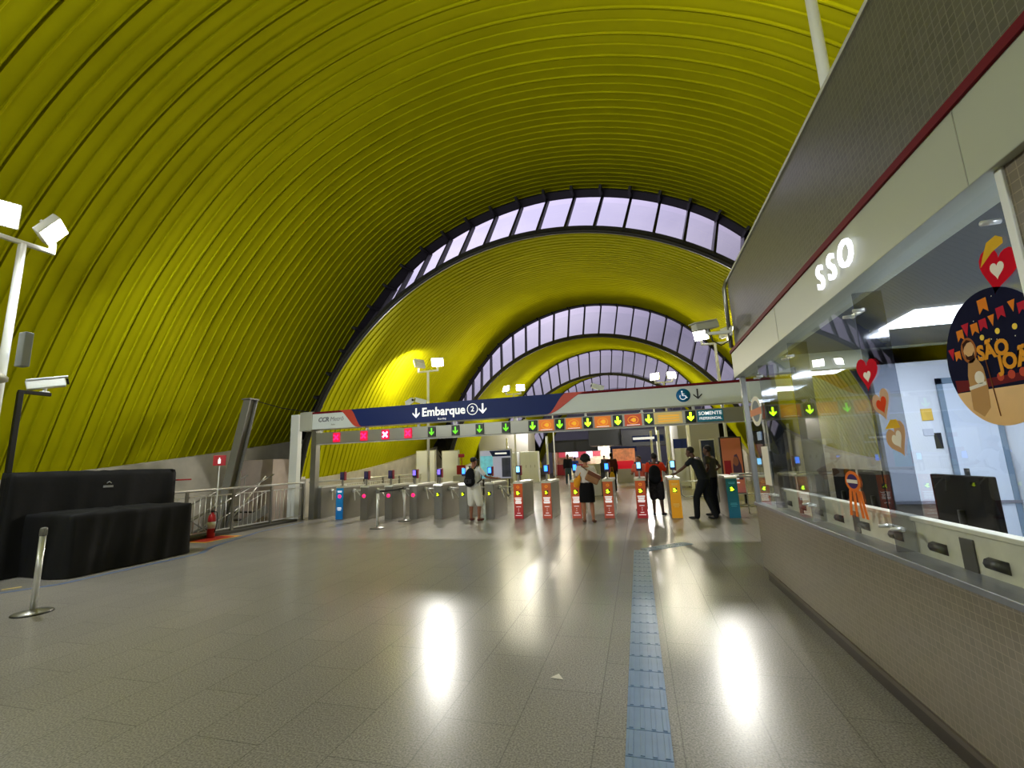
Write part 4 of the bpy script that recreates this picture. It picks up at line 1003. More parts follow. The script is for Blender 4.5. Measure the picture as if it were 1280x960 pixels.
def loft(m, secs, n=20):
    rings = []
    for c, rx, ry, yaw in secs:
        c = Vector(c); e1 = Vector((math.cos(yaw), math.sin(yaw), 0)); e2 = Vector((-math.sin(yaw), math.cos(yaw), 0))
        rings.append([m.bm.verts.new(c+e1*rx*math.cos(2*PI*k/n)+e2*ry*math.sin(2*PI*k/n)) for k in range(n)])
    for A, B in zip(rings, rings[1:]):
        for k in range(n): m.bm.faces.new((A[k], A[(k+1) % n], B[(k+1) % n], B[k]))
    m.bm.faces.new(rings[0][::-1]); m.bm.faces.new(rings[-1])
TORSO = [(.86, .145, .105), (.93, .165, .12), (1.02, .155, .108), (1.12, .138, .098), (1.24, .158, .112), (1.34, .178, .115), (1.41, .168, .095), (1.45, .10, .07)]
def person(name, X, Y, rz, label, pose, skin, clothes, hair, voxel=.012, scale=1.0, extra=None, far=False, z=0):
    """pose: joint positions for a 1.72 m figure that faces +Y locally, right hand at +X"""
    P = {k: Vector(v) for k, v in dict(
        pelvis=(0, 0, .93), neck=(0, 0, 1.46), head=(0, .03, 1.60), hipR=(.09, 0, .90), hipL=(-.09, 0, .90),
        kneeR=(.10, .02, .49), kneeL=(-.10, .02, .49), ankR=(.105, -.02, .08), ankL=(-.105, -.02, .08), toeR=(.125, .14, .035), toeL=(-.125, .14, .035),
        shR=(.185, 0, 1.40), shL=(-.185, 0, 1.40), elR=(.235, -.03, 1.12), elL=(-.235, -.03, 1.12), wrR=(.25, .05, .87), wrL=(-.25, .05, .87)).items()}
    for k, v in pose.items():
        if k != 'yaw': P[k] = Vector(v)
    root = empty('person', (X, Y, z), rz, label, 'person'); root.scale = (scale,)*3
    pz, nz = P['pelvis'], P['neck']
    def spine(zr):   # shear the torso so that it follows pelvis -> neck
        t = (zr-.93)/(1.46-.93); return pz.lerp(nz, t) if t >= 0 else Vector((pz.x, pz.y, pz.z+(zr-.93)))
    tw = pose.get('yaw', 0)
    def torso(m, g, lo=-9, hi=9, n=20):
        S_ = [(spine(zr), rx+g, ry+g, tw*max(0, min(1, (zr-.93)/.45))) for zr, rx, ry in TORSO if lo <= zr <= hi]
        loft(m, S_, n)
    def hand(m, side):
        w, e = P['wr'+side], P['el'+side]; d = (w-e).normalized()
        hd = Vector(pose.get('hand'+side, d)).normalized(); sx = 1 if side == 'R' else -1
        up = Vector((0, 1, 0)) if abs(hd.y) < .7 else Vector((1, 0, 0))*sx
        ac = (up - hd*up.dot(hd)).normalized(); pn = hd.cross(ac).normalized()*(-sx)
        c = w+hd*.05
        limb(m, [w, w+hd*.04], [.026, .032]); m.ell(w+hd*.055, (.020, .020, .020), 10)
        Mq = Matrix((ac, pn, hd)).transposed()
        loft(m, [(w+hd*.005, .024, .02, 0)]*0+[], 3) if False else None
        for q in range(4):
            off = ac*(.030-.020*q); L = (.070, .078, .074, .058)[q]
            b = w+hd*.082+off; k1 = b+hd*L*.5+pn*.006; k2 = b+hd*L*.85+pn*.022
            limb(m, [w+hd*.02+off*.6, b, k1, k2], [.014, .0125, .0105, .009], 8)
        t0 = w+hd*.02+ac*.024; t1 = w+hd*.05+ac*.055+pn*.008; t2 = w+hd*.085+ac*.062+pn*.02
        limb(m, [t0, t1, t2], [.015, .0125, .010], 8)
    # body -----------------------------------------------------
    m = MB(); torso(m, 0)
    nk = P['neck']; hd_ = P['head']
    limb(m, [nk-Vector((0, 0, .05)), nk.lerp(hd_, .6)], [.062, .052])
    ft = Vector(pose.get('look', (0, 1, 0))).normalized(); rt = ft.cross(Vector((0, 0, 1))).normalized()
    def hp(a, b, c): return hd_+rt*a+ft*b+Vector((0, 0, c))
    yawh = math.atan2(-ft.x, ft.y); RQ = Euler((0, 0, yawh))
    m.ell(hp(0, -.005, .035), (.076, .093, .088), 20, RQ); m.ell(hp(0, .02, -.035), (.058, .068, .075), 16, RQ); m.ell(hp(0, .055, -.085), (.03, .03, .025), 12, RQ)
    m.tube([hp(0, .080, .02), hp(0, .108, -.022), hp(0, .082, -.032)], [.009, .015, .010], 8)
    m.ell(hp(0, .083, -.055), (.024, .012, .009), 10, RQ); m.ell(hp(0, .078, .035), (.045, .016, .010), 10, RQ)
    for s in (-1, 1): m.ell(hp(s*.076, -.005, -.005), (.010, .020, .032), 10, RQ)
    for s in 'RL':
        x = 1 if s == 'R' else -1
        limb(m, [P['sh'+s], P['sh'+s].lerp(P['el'+s], .45), P['el'+s], P['el'+s].lerp(P['wr'+s], .35), P['wr'+s]], [.052, .046, .037, .038, .026])
        limb(m, [P['sh'+s], P['sh'+s]*.5+spine(1.40)*.5], [.052, .06])
        if far: m.ell(P['wr'+s]+(P['wr'+s]-P['el'+s]).normalized()*.06, (.03, .03, .06), 8)
        else: hand(m, s)
        limb(m, [P['hip'+s], P['hip'+s].lerp(P['knee'+s], .4), P['knee'+s], P['knee'+s].lerp(P['ank'+s], .32), P['ank'+s]], [.088, .076, .054, .055, .035])
        limb(m, [P['ank'+s]+Vector((0, 0, -.01)), P['ank'+s].lerp(P['toe'+s], .6)+Vector((0, 0, -.012)), P['toe'+s]], [.036, .032, .024])
    link('body', remesh(m.bm, voxel, 3, [skin], 'body', .5), root)
    for s in (-1, 1):
        e = MB(); e.ell(hp(s*.030, .078, .012), (.011, .008, .007), 8, RQ); e.obj('eye', mat('eye_white_dark', (60, 50, 46), .3), root)
    # clothes --------------------------------------------------
    c = clothes; v2 = voxel*1.25
    if 'shirt' in c:
        m = MB(); torso(m, c.get('g', .018), lo=c.get('hem', .9), hi=1.42)
        for s in 'RL':
            sh, el = P['sh'+s], P['el'+s]; L = c.get('sleeve', .55)
            pts = [spine(1.39).lerp(sh, .6), sh, sh.lerp(el, min(L, 1))]; rd = [.075, .068, .062]
            if L > 1: pts += [el.lerp(P['wr'+s], L-1)]; rd = [.075, .066, .052, .042]
            limb(m, pts, rd)
        link('shirt', remesh(m.bm, v2, 4, [c['shirt']], 'shirt', .5), root)
    if 'legs' in c:
        m = MB(); torso(m, .014, hi=1.03); L = c.get('len', 2.0); g = c.get('lg', .02)
        for s in 'RL':
            h_, k_, a_ = P['hip'+s], P['knee'+s], P['ank'+s]
            if L <= 1: pts = [h_, h_.lerp(k_, L*.6), h_.lerp(k_, L)]; rd = [.09+g*.6, .082+g, .075+g]
            elif L < 1.5: pts = [h_, h_.lerp(k_, .5), k_.lerp(a_, L-1)]; rd = [.09+g*.6, .082+g, .066+g]
            else: pts = [h_, h_.lerp(k_, .5), k_, a_+Vector((0, 0, -.0))]; rd = [.09+g*.6, .078+g, .06+g, .045+g]
            limb(m, pts, rd)
        link(c.get('lname', 'trousers'), remesh(m.bm, v2, 3, [c['legs']], 'legs', .5), root)
    if 'skirt' in c:
        m = MB(); b = spine(.93); zs = [(1.05, .155, .118), (.95, .185, .145), (.80, .20, .16), (.64, .205, .15), (.52, .20, .14)]
        loft(m, [(Vector((b.x, b.y, z_)), rx, ry, 0) for z_, rx, ry in zs], 24)
        link('skirt', remesh(m.bm, v2, 2, [c['skirt']], 'skirt', .5), root)
    for s in 'RL':
        m = MB(); a, t = P['ank'+s], P['toe'+s]
        d = (Vector((t.x, t.y, 0))-Vector((a.x, a.y, 0))).normalized(); zz = min(a.z-.08, .2)
        b0 = Vector((a.x, a.y, 0))
        base = min(a.z-.08, t.z-.035); q = math.atan2(-d.x, d.y)
        lift = t.z-.035
        m.ell(Vector((a.x, a.y, max(0, a.z-.08)+.045)), (.046, .055, .045), 12, Euler((0, 0, q))); mid = a.lerp(t, .65); m.ell(Vector((mid.x, mid.y, max(.038, min(a.z, t.z)+.0))), (.046, .105, .038), 14, Euler((0, 0, q)))
        link('shoe', remesh(m.bm, v2, 2, [c.get('shoe', BLACK)], 'shoe', .6), root)
    # hair -----------------------------------------------------
    m = MB()
    if hair == 'short': m.ell(hp(0, -.018, .055), (.083, .092, .080), 18, RQ); m.ell(hp(0, -.04, .02), (.079, .07, .07), 14, RQ)
    elif hair == 'curly':
        rnd = random.Random(5)
        m.ell(hp(0, -.02, .05), (.12, .115, .11), 18, RQ)
        for i in range(60):
            a = rnd.uniform(0, 6.28); h_ = rnd.uniform(-.5, 1); r_ = math.sqrt(1-h_*h_) if h_ > 0 else 1
            m.ell(hp(.115*r_*math.cos(a), -.03+.10*r_*math.sin(a)*(1 if math.sin(a) < 0 else .75), .05+.11*h_), (.03,)*3, 8)
    elif hair == 'cap':
        m.ell(hp(0, -.018, .04), (.083, .092, .070), 18, RQ)
    link('hair', remesh(m.bm, voxel, 1, [HAIR], 'hair', .6), root)
    if hair == 'cap':
        m = MB(); m.ell(hp(0, -.01, .07), (.090, .10, .062), 18, RQ); m.ell(hp(0, .10, .055), (.065, .07, .010), 14, RQ)
        link('cap', remesh(m.bm, voxel, 1, [mat('dark_cap', (30, 28, 30), .7)], 'cap', .6), root)
    return root
def cloth(name, rgb, **k): return mat(name, rgb, .85, bump=.25, bscale=14, spec=.2, **k)
TEE = cloth('white_cotton', (232, 232, 234)); SHORTS_W = cloth('cream_shorts', (222, 218, 206)); UNI = cloth('dark_uniform', (32, 34, 40)); UNI2 = cloth('charcoal_uniform', (62, 60, 58))
UNI_T = cloth('uniform_trousers', (24, 26, 32)); BLK = cloth('black_skirt', (14, 13, 15)); REDT = cloth('red_shirt', (206, 52, 22)); DSH = cloth('dark_patterned_shorts', (46, 42, 44), noise=.5, nscale=18)
NAV = cloth('navy_jacket', (30, 34, 52)); JEAN = cloth('jeans', (70, 92, 128)); BLU = cloth('blue_top', (26, 52, 120)); YVEST = cloth('yellow_vest', (214, 196, 60)); BRN = cloth('dark_red_jacket', (66, 26, 34))
SANDAL = mat('red_brown_sandal', (96, 34, 30), .6)

# man in white at the steel turnstiles
person('person', -4.46, 11.95, R(-12), 'person in white tee shirt, cream shorts and dark cap touching a turnstile reader',
       dict(elR=(.33, .16, 1.17), wrR=(.56, .28, 1.13), handR=(1, .35, 0), elL=(-.23, .06, 1.14), wrL=(-.16, .28, 1.20), look=(.35, 1, -.1), hipR=(.10, 0, .90), kneeR=(.15, .04, .49), ankR=(.16, -.02, .08), toeR=(.20, .13, .035), ankL=(-.10, .0, .08), toeL=(-.12, .15, .035)),
       SKIN_M, dict(shirt=TEE, g=.035, hem=.9, sleeve=.62, legs=SHORTS_W, len=1.05, lg=.038, lname='shorts', shoe=SANDAL), 'cap')
bp_ = empty('backpack', (-4.47, 11.75, .0), R(-12), 'black backpack on the back of the person in white', 'backpack')
m = MB(); m.ell((-.02, 0, 1.22), (.15, .10, .20), 18); m.ell((-.03, -.01, 1.08), (.17, .12, .16), 18); m.ell((0, 0, 1.36), (.10, .07, .08), 14); o = link('bag', remesh(m.bm, .014, 3, [cloth('black_nylon', (20, 20, 24))], 'bag'), bp_)
for s in (-1, 1):
    m = MB(); m.tube([(s*.06, .07, 1.40), (s*.12, .12, 1.48), (s*.135, .21, 1.475), (s*.15, .30, 1.40), (s*.16, .325, 1.25), (s*.17, .27, 1.10), (s*.15, .10, 1.02)], .018, 8); m.obj('strap', BLACK, bp_)
m = MB(); m.box(-.12, .10, -.125, -.115, 1.02, 1.13, .004); m.obj('front_pocket', mat('pocket_black', (30, 30, 34), .7), bp_)

# woman in the black skirt
person('person', -1.30, 11.55, R(4), 'person in white top and black skirt with curly dark hair at the orange turnstiles',
       dict(ankR=(.13, -.06, .10), toeR=(.17, .08, .035), kneeR=(.11, .02, .50), ankL=(-.10, .05, .08), toeL=(-.13, .20, .035), elR=(.27, .02, 1.14), wrR=(.20, .22, 1.06), elL=(-.25, .04, 1.12), wrL=(-.16, .24, 1.02), look=(-.3, 1, 0)),
       mat('tan_skin', (166, 108, 78), .55, noise=.05), dict(shirt=cloth('white_blouse', (206, 196, 186)), g=.022, hem=.95, sleeve=.6, skirt=BLK, shoe=mat('brown_sandal', (110, 66, 44), .6)), 'curly', scale=.955)
sb = empty('shoulder_bag', (-1.12, 11.44, 1.10), R(20), 'brown shoulder bag hanging on the back of the person in the black skirt', 'bag')
m = MB(); m.box(-.17, .17, -.05, .05, -.13, .13, .03, M=Matrix.Rotation(R(28), 4, 'Y')); m.obj('bag_body', mat('tan_leather', (160, 112, 70), .5), sb)
m = MB(); m.box(-.175, .175, -.06, -.04, .02, .12, .01, M=Matrix.Rotation(R(28), 4, 'Y')); m.obj('flap', mat('brown_leather', (112, 60, 36), .5), sb)
m = MB(); m.tube([(-.14, 0, .18), (-.26, .02, .30), (-.24, .12, .28)], .014, 8); m.obj('strap', mat('brown_leather', (112, 60, 36), .5), sb)
yb = empty('yellow_bag', (-1.52, 11.44, .98), 0, 'small yellow orange bag at the left hip of the person in the black skirt', 'bag')
m = MB(); m.ell((0, 0, 0), (.085, .06, .13), 14); m.ell((.06, .0, .10), (.05, .04, .09), 12); link('pouch', remesh(m.bm, .012, 2, [mat('yellow_cloth', (226, 150, 20), .8)], 'pouch'), yb)
m = MB(); m.tube([(.05, 0, .15), (.14, .03, .32), (.22, .10, .42)], .012, 6); m.obj('strap', mat('yellow_cloth', (226, 150, 20), .8), yb)

# two people at the red turnstile
person('person', .42, 12.95, R(-6), 'person in a red shirt and dark shorts with a black backpack beside the yellow turnstile',
       dict(ankR=(.12, -.02, .08), toeR=(.18, .11, .035), elR=(.30, .05, 1.16), wrR=(.34, .18, 1.38), handR=(.1, .2, 1), look=(-.2, 1, 0)),
       SKIN_D, dict(shirt=REDT, g=.03, sleeve=.6, legs=DSH, len=.95, lg=.035, lname='shorts', shoe=BLACK), 'short', scale=.96)
b2 = empty('backpack', (.40, 12.80, 0), R(-6), 'black backpack over the red shirt', 'backpack')
m = MB(); m.ell((0, 0, 1.12), (.16, .10, .22), 18); m.ell((0, 0, .98), (.17, .11, .15), 18); link('bag', remesh(m.bm, .014, 3, [cloth('black_nylon', (20, 20, 24))], 'bag'), b2)
for s in (-1, 1):
    m = MB(); m.tube([(s*.08, .06, 1.28), (s*.12, .08, 1.42), (s*.13, .17, 1.43), (s*.14, .27, 1.36), (s*.16, .27, 1.1), (s*.15, .12, .98)], .018, 8); m.obj('strap', BLACK, b2)
person('person', .02, 14.1, R(150), 'person in a reddish top facing back, half hidden behind the red shirt',
       dict(elR=(.24, .08, 1.15), wrR=(.12, .26, 1.16)), SKIN_M, dict(shirt=cloth('salmon_top', (196, 92, 70)), g=.025, sleeve=.6, legs=UNI_T, len=2.0, shoe=BLACK), 'short', scale=.93)

# guards
person('person', 1.47, 12.15, R(62), 'guard in dark uniform leaning with one hand on the yellow turnstile',
       dict(pelvis=(0, -.06, .93), neck=(0, .12, 1.46), head=(0, .21, 1.585), shR=(.185, .10, 1.40), shL=(-.185, .12, 1.39), hipR=(.09, -.06, .90), hipL=(-.09, -.06, .90),
            elL=(-.21, .33, 1.21), wrL=(-.18, .54, 1.08), handL=(0, 1, -.3), elR=(.25, .02, 1.13), wrR=(.26, .12, .90),
            kneeR=(.10, -.06, .49), ankR=(.10, -.22, .09), toeR=(.12, -.06, .035), kneeL=(-.10, .12, .50), ankL=(-.11, .14, .08), toeL=(-.13, .30, .035), look=(0, 1, -.25)),
       SKIN_D, dict(shirt=UNI, g=.026, hem=.93, sleeve=.5, legs=UNI_T, len=2.0, lg=.022, shoe=BLACK), 'short', scale=1.03)
person('person', 1.80, 12.85, R(60), 'guard in charcoal shirt standing hands on hips behind the leaning guard',
       dict(elR=(.38, -.10, 1.18), wrR=(.22, .06, 1.02), handR=(-.6, .5, -.2), elL=(-.36, -.10, 1.18), wrL=(-.21, .06, 1.02), handL=(.6, .5, -.2), look=(-.1, 1, -.15)),
       SKIN_D, dict(shirt=UNI2, g=.026, hem=.93, sleeve=.55, legs=UNI_T, len=2.0, lg=.024, shoe=BLACK), 'short', scale=1.04)

# people in the distance
def farp(px, py, Y, rz, label, c, hair='short', skin=SKIN_D, sc=1.0, pose={}):
    p = atY(px, py, Y)
    person('person', p.x, Y, rz, label, pose, skin, c, hair, voxel=.022, scale=sc, far=True)
farp(711, 600, 29.5, R(190), 'person in navy jacket and jeans walking towards the gates', dict(shirt=NAV, g=.05, sleeve=1.9, legs=JEAN, len=2, shoe=BLACK), sc=1.12, pose=dict(ankR=(.12, .14, .08), toeR=(.13, .30, .035), kneeR=(.11, .12, .5)))
farp(720, 600, 33, R(0), 'person in a blue top and pale trousers, seen from behind in the distance', dict(shirt=BLU, g=.04, sleeve=1.5, legs=cloth('pale_trousers', (190, 180, 160)), len=2, shoe=BLACK), sc=1.02)
farp(766, 600, 22, R(20), 'person in a dark red jacket with a yellow bag beyond the gates', dict(shirt=BRN, g=.05, sleeve=1.9, legs=UNI_T, len=2, shoe=BLACK), sc=1.05)
m = MB(); p = atY(765, 588, 21.8); m.ell((0, 0, 0), (.12, .09, .22), 14); m.tube([(-.05, 0, .2), (-.03, 0, .42), (.04, 0, .42), (.06, 0, .2)], .012, 6); m.obj('yellow_bag', mat('bag_yellow', (220, 170, 30), .6), loc=(p.x, 21.7, .72), label='tall yellow bag carried by the distant person in dark red', cat='bag')
farp(674, 596, 40, R(160), 'person in a yellow vest far away beside the lockers', dict(shirt=YVEST, g=.04, sleeve=1.9, legs=UNI_T, len=2, shoe=BLACK), sc=1.05)
farp(757, 600, 36, R(10), 'person in black at the distant food counters', dict(shirt=UNI, g=.04, sleeve=1.9, legs=UNI_T, len=2, shoe=BLACK), sc=1.05)

# ------------------------------------------------------------------ things beyond the gates
def slab(name, x0, y0, x1, y1, Y, depth, m_, label, cat, zlo=None, bev=.01, kind=None, group=None):
    a, b = atY(x0, y0, Y), atY(x1, y1, Y); z0 = b.z if zlo is None else zlo
    c = ((a.x+b.x)/2, Y, z0); w = abs(b.x-a.x); h = a.z-z0
    m = MB(); m.box(-w/2, w/2, 0, depth, 0, h, bev)
    return m.obj(name, m_, loc=c, label=label, cat=cat, kind=kind, group=group), w, h
def board(name, x0, y0, x1, y1, Y, mf, label, cat, zlo=.12, legs=True, edge=GREYP):
    a, b = atY(x0, y0, Y), atY(x1, y0, Y); z1 = (a.z+b.z)/2; w = b.x-a.x
    r = empty(name, ((a.x+b.x)/2, Y, 0), 0, label, cat)
    m = MB(); m.box(-w/2, w/2, 0, .14, zlo, z1, .01); m.obj('casing', edge, r)
    m = MB(); m.box(-w/2+.04, w/2-.04, -.012, 0, zlo+.04, z1-.04); f_ = m.obj('front_sheet', mf, r)
    if legs:
        for s in (-1, 1): m = MB(); m.box(s*w*.4-.03, s*w*.4+.03, .02, .12, 0, zlo); m.obj('leg', BLACK, r)
    return r, w, zlo, z1
PALE = mat('pale_board', (222, 224, 226), .5)
board('display_board', 520, 563, 544, 605, 20.5, PALE, 'blank pale display board, leftmost beyond the steel turnstiles', 'board')
board('display_board', 552, 563, 573, 605, 20.5, PALE, 'blank pale display board left of the red fire point', 'board')
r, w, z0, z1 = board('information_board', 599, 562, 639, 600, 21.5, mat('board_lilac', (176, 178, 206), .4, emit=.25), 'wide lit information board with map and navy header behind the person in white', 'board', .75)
m = MB(); m.box(-w/2+.05, -w*.08, -.02, -.012, z0+.06, z1-.3); m.obj('map_panel', mat('map_turquoise', (110, 190, 210), .4, noise=.2, nscale=6, emit=.3), r)
m = MB(); m.prism([(-w*.18, -.02, z1-.06), (w/2-.05, -.02, z1-.06), (w/2-.05, -.02, z1-.34), (-w*.08, -.02, z1-.34)], (0, -.006, 0)); m.obj('header', NAVY, r)
m = MB(); m.box(w*.2, w/2-.05, -.022, -.014, z0+.1, z1-.42); m.obj('photo_panel', mat('photo_blue_grey', (70, 76, 116), .4, noise=.4, nscale=3), r)
m = MB(); m.box(w*.0, w*.36, -.03, -.024, z1-.24, z1-.16); m.obj('header_lettering', WTXT, r)
for i, (a, b) in enumerate(((640, 646), (650, 672))):
    p, q = atY(a, 563, 33), atY(b, 563, 33); r = empty('locker_cabinet', ((p.x+q.x)/2, 33, 0), 0, ('narrow pale cabinet between information board and lockers', 'wide pale cabinet with grooved doors beyond the turnstiles')[i], 'cabinet')
    w = q.x-p.x; m = MB(); m.box(-w/2, w/2, 0, .6, 0, 2.3, .02); m.obj('cabinet_body', PALE, r)
    for k in range(1+3*i):
        x0 = -w/2+w*k/(1+3*i); m = MB(); m.box(x0+.03, x0+w/(1+3*i)-.03, -.02, 0, .1, 2.22, .006); dr_ = m.obj('door', mat('cabinet_door', (224, 226, 226), .5), r)
        m = MB(); m.box(x0+.08, x0+.11, -.05, -.02, 1.1, 1.3); m.obj('handle', STEEL, dr_)
# fire point beyond
fp = empty('fire_point', (-6.1, 19.0, 0), 0, 'red fire box and sign post behind turnstiles, left of the person in white', 'fire point')
p = atY(577, 570, 19.0); fp.location.x = p.x
m = MB(); m.tube([(0, 0, 0), (0, 0, 1.95)], .02, 8); m.obj('pole', RED, fp)
m = MB(); m.box(-.14, .14, -.04, -.01, 1.85, 2.0); m.obj('sign_plate', RED, fp)
m = MB(); m.box(-.2, .2, -.12, .0, 1.1, 1.5, .01); m.obj('red_box', RED, fp)
m = MB(); m.box(-.35, .15, -.2, .05, .45, 1.05, .02); m.obj('grey_housing', GREYP, fp)
# beige service building on the left and grey one on the right
slab('service_building', 598, 538, 662, 600, 34, 2.5, mat('beige_wall', (166, 162, 156), .8), 'plain beige service block behind the information board', 'building', 0)
slab('service_building', 845, 521, 906, 600, 27, 6, mat('beige_grey_wall', (160, 158, 152), .8), 'plain grey beige block at right behind the guards', 'building', 0)
# canopy and screens
slab('canopy_beam', 684, 554, 748, 563, 44, 3, mat('canopy_black', (18, 18, 30), .5), 'black canopy over the bright distant shops', 'canopy')
slab('canopy_beam', 735, 536, 776, 556, 40, 3, mat('screen_black', (12, 12, 18), .4), 'large black box hanging above the distant food court', 'canopy')
slab('canopy_beam', 776, 538, 836, 556, 39, 2, mat('canopy_navy', (18, 18, 32), .5), 'dark navy hanging box right of the black one', 'canopy')
slab('sign_bar', 762, 559, 796, 564, 31, .2, NAVY, 'navy sign bar above the distant red counter', 'sign')
slab('sign_bar', 790, 545, 830, 551, 30, .2, NAVY, 'navy hanging sign bar with a white line, right of the red counter', 'sign')
slab('sign_lettering', 791, 547.0, 818, 548.6, 29.9, .03, WTXT, 'white lettering line on the navy hanging sign bar', 'sign', bev=0)
SHOP = mat('lit_shop_interior', (244, 226, 200), .6, emit=2.4, ecol=(255, 236, 214))
sh = empty('food_shop', (-4.0, 47, 0), 0, 'brightly lit food shop at the far end of the hall', 'shop')
a, b = atY(690, 562, 47).x, atY(762, 562, 47).x
m = MB(); m.box(a+4, b+4, 2.5, 2.7, 0, 3.2); m.box(a+4, a+4.15, 0, 2.6, 0, 3.2); m.box(b+3.85, b+4, 0, 2.6, 0, 3.2); m.obj('shop_walls', mat('shop_wall', (220, 196, 170), .7, noise=.3, nscale=2), sh)
m = MB(); m.box(a+4, b+4, -.2, 2.7, 3.2, 3.6); m.obj('roof', mat('canopy_black', (18, 18, 30), .5), sh)
rnd = random.Random(11)
x = a+4.3
cols = [(210, 60, 70), (240, 240, 235), (230, 120, 50), (120, 40, 50), (245, 230, 200), (200, 190, 230)]
while x < b+3.6:
    w = rnd.uniform(.5, 1.1); m = MB(); m.box(x, x+w-.08, 2.38, 2.5, 1.9+rnd.uniform(-.2, .1), 3.0); c = cols[rnd.randrange(6)]; m.obj('menu_lightbox', mat('menu_%d_%d' % (c[0], c[1]), c, .5, emit=1.6, noise=.4, nscale=5), sh); x += w
x = a+4.4
while x < b+3.5:
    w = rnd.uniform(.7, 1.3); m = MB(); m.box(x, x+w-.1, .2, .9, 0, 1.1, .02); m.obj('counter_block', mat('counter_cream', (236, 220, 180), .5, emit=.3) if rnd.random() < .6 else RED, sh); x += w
for x in np.linspace(a+4.6, b+3.4, 5):
    m = MB(); m.lathe([(.16, 0), (.10, .18), (.02, .22)], c=(float(x), .6, 2.6), n=14); m.obj('pendant_lamp', SHOP, sh)
pc = atY(781, 576, 30)
r = empty('red_counter', (pc.x, 30, 0), 0, 'stall with a solid red fascia band and food pictures above it', 'stall')
w = atY(792, 576, 30).x-atY(770, 576, 30).x; zt = atY(781, 576, 30).z; zb = atY(781, 586, 30).z
m = MB(); m.box(-w/2, w/2, 0, .8, 0, zb); m.obj('stall_base', mat('stall_lilac', (186, 180, 196), .5), r)
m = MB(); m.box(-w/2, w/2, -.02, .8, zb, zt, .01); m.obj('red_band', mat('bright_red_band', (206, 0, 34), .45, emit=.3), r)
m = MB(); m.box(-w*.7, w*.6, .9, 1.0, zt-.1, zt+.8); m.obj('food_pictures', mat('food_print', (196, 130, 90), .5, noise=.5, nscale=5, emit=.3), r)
slab('vending_unit', 734, 580, 751, 606, 20, .7, mat('cream_unit', (226, 220, 206), .5), 'cream coloured low unit behind the person in the black skirt', 'counter', 0)
slab('dark_unit', 750, 579, 757, 606, 19.5, .5, mat('unit_black', (26, 24, 28), .5), 'black upright unit beside the cream one', 'cabinet', 0)
for x, y0, Y, lb in ((835, 540, 24, 'white slender column right of the red shirt'), (862, 522, 23, 'white slender column left of the guards'), (815, 545, 30, 'thin white column behind the two people at the red turnstile'), (824, 545, 30, 'thin white column, second one behind the red turnstile'), (634, 545, 30, 'thin white column above the information board'), (684, 560, 30, 'thin white column left of the distant shops')):
    p = atY(x, 560, Y); m = MB(); m.lathe([(.09, 0), (.09, .02), (.07, .03), (.07, 3.2)], n=14); m.obj('hall_column', WHITE_G, loc=(p.x, Y, 0), label=lb, cat='column')
r, w, z0, z1 = board('ticket_machine', 841, 549, 858, 600, 24, mat('machine_white', (206, 208, 214), .4), 'tall pale machine with a navy top, left of the guards', 'machine', .05)
m = MB(); m.box(-w/2, w/2, -.03, 0, z1-.45, z1+.02, .01); m.obj('navy_top', NAVY, r)
r, w, z0, z1 = board('advert_panel', 874, 549, 893, 600, 17.5, mat('advert_dark_blue', (44, 56, 90), .4, noise=.4, nscale=3), 'dark blue advert panel in a white frame behind the guards', 'advert', .2, edge=WHITE)
r, w, z0, z1 = board('advert_panel', 898, 546, 926, 600, 15.8, gradient('advert_pink_orange', (236, 140, 104), (226, 130, 150)), 'pink and orange advert panel with a dark haired portrait by the booth', 'advert', .3, edge=BLACK)
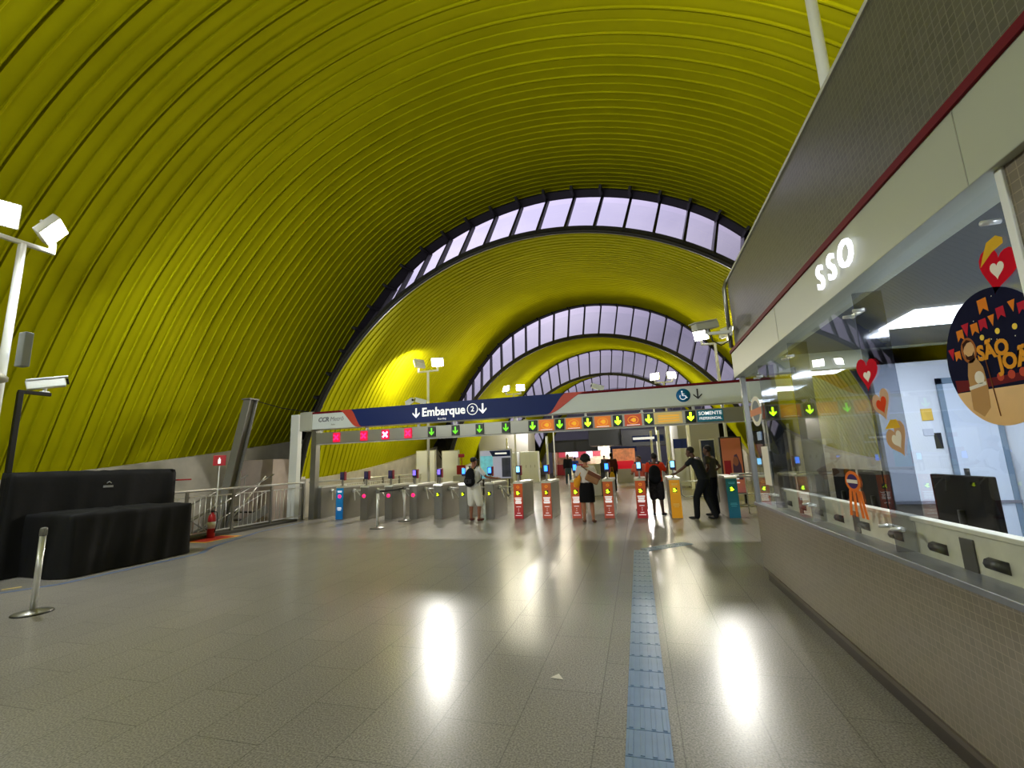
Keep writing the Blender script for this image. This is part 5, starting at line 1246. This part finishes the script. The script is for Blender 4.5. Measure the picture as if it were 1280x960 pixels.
m = MB(); m.prism([(-w*.02, -.016, z1-1.35), (w*.38, -.016, z1-1.35), (w*.36, -.016, z1-.9), (w*.22, -.016, z1-.55), (w*.10, -.016, z1-.58), (.0, -.016, z1-.9)], (0, -.004, 0)); m.obj('portrait_hair', mat('portrait_violet', (92, 62, 96), .5), r)
m = MB(); m.prism([(w*.14+.08*math.cos(i*PI/8), -.022, z1-.78+.15*math.sin(i*PI/8)) for i in range(16)], (0, -.004, 0)); m.obj('portrait_face', mat('portrait_skin', (180, 110, 84), .5), r)
m = MB(); m.box(-w*.38, -w*.08, -.022, -.016, z1-1.25, z1-.75); m.obj('red_print', mat('print_dark_red', (176, 20, 44), .5), r)
for k in range(3): m = MB(); m.box(-w*.05, w*.2, -.026, -.02, z1-1.22-k*.12, z1-1.19-k*.12); m.obj('text_line', WTXT, r)
# railing at right beyond the booth corner
rr = empty('railing', (3.6, 13.3, 0), 0, 'stainless railing right of the teal turnstile, running behind the booth', 'railing')
for z in (.95, 1.02, .5, .2):
    m = MB(); m.tube([(-1.25, 0, z), (1.6, 0, z)], .022 if z > .9 else .014, 8); m.obj('rail', STEEL_L, rr)
for x in np.linspace(-1.2, 1.5, 10):
    m = MB(); m.tube([(float(x), 0, 0), (float(x), 0, 1.02)], .016, 6); m.obj('upright', STEEL_L, rr)

# lights over the distant shops and added fill downlights in the hall beyond
for (x, y, z, e, s) in ((-3, 46, 3.0, SHOP_W, 2.0), (.5, 33, 4.5, SHOP_W, 1.0), (-8, 33, 4.5, SHOP_W*.6, 1.0)):
    r = empty('ceiling_downlight', (x, y, z), 0, {46: 'white downlight under the black canopy of the distant shop', 33: 'suspended white downlight in the hall beyond, %s' % ('right' if x > 0 else 'left')}[y], 'lamp')
    m = MB(); m.lathe([(.10, 0), (.16, .05), (.16, .20), (.02, .24), (.02, .5)], n=20); m.obj('shade', WHITE, r)
    m = MB(); m.lathe([(0, -.005), (.10, -.005), (.10, .0)], n=20); m.obj('bulb_disc', mat('downlight_disc', (255, 250, 240), .4, emit=20), r)
    ld = bpy.data.lights.new('downlight', 'POINT'); ld.energy = e; ld.shadow_soft_size = .1; ld.color = (1, .97, .93); lo = bpy.data.objects.new('downlight', ld); COL.objects.link(lo); lo.location = (x, y, z-.15)
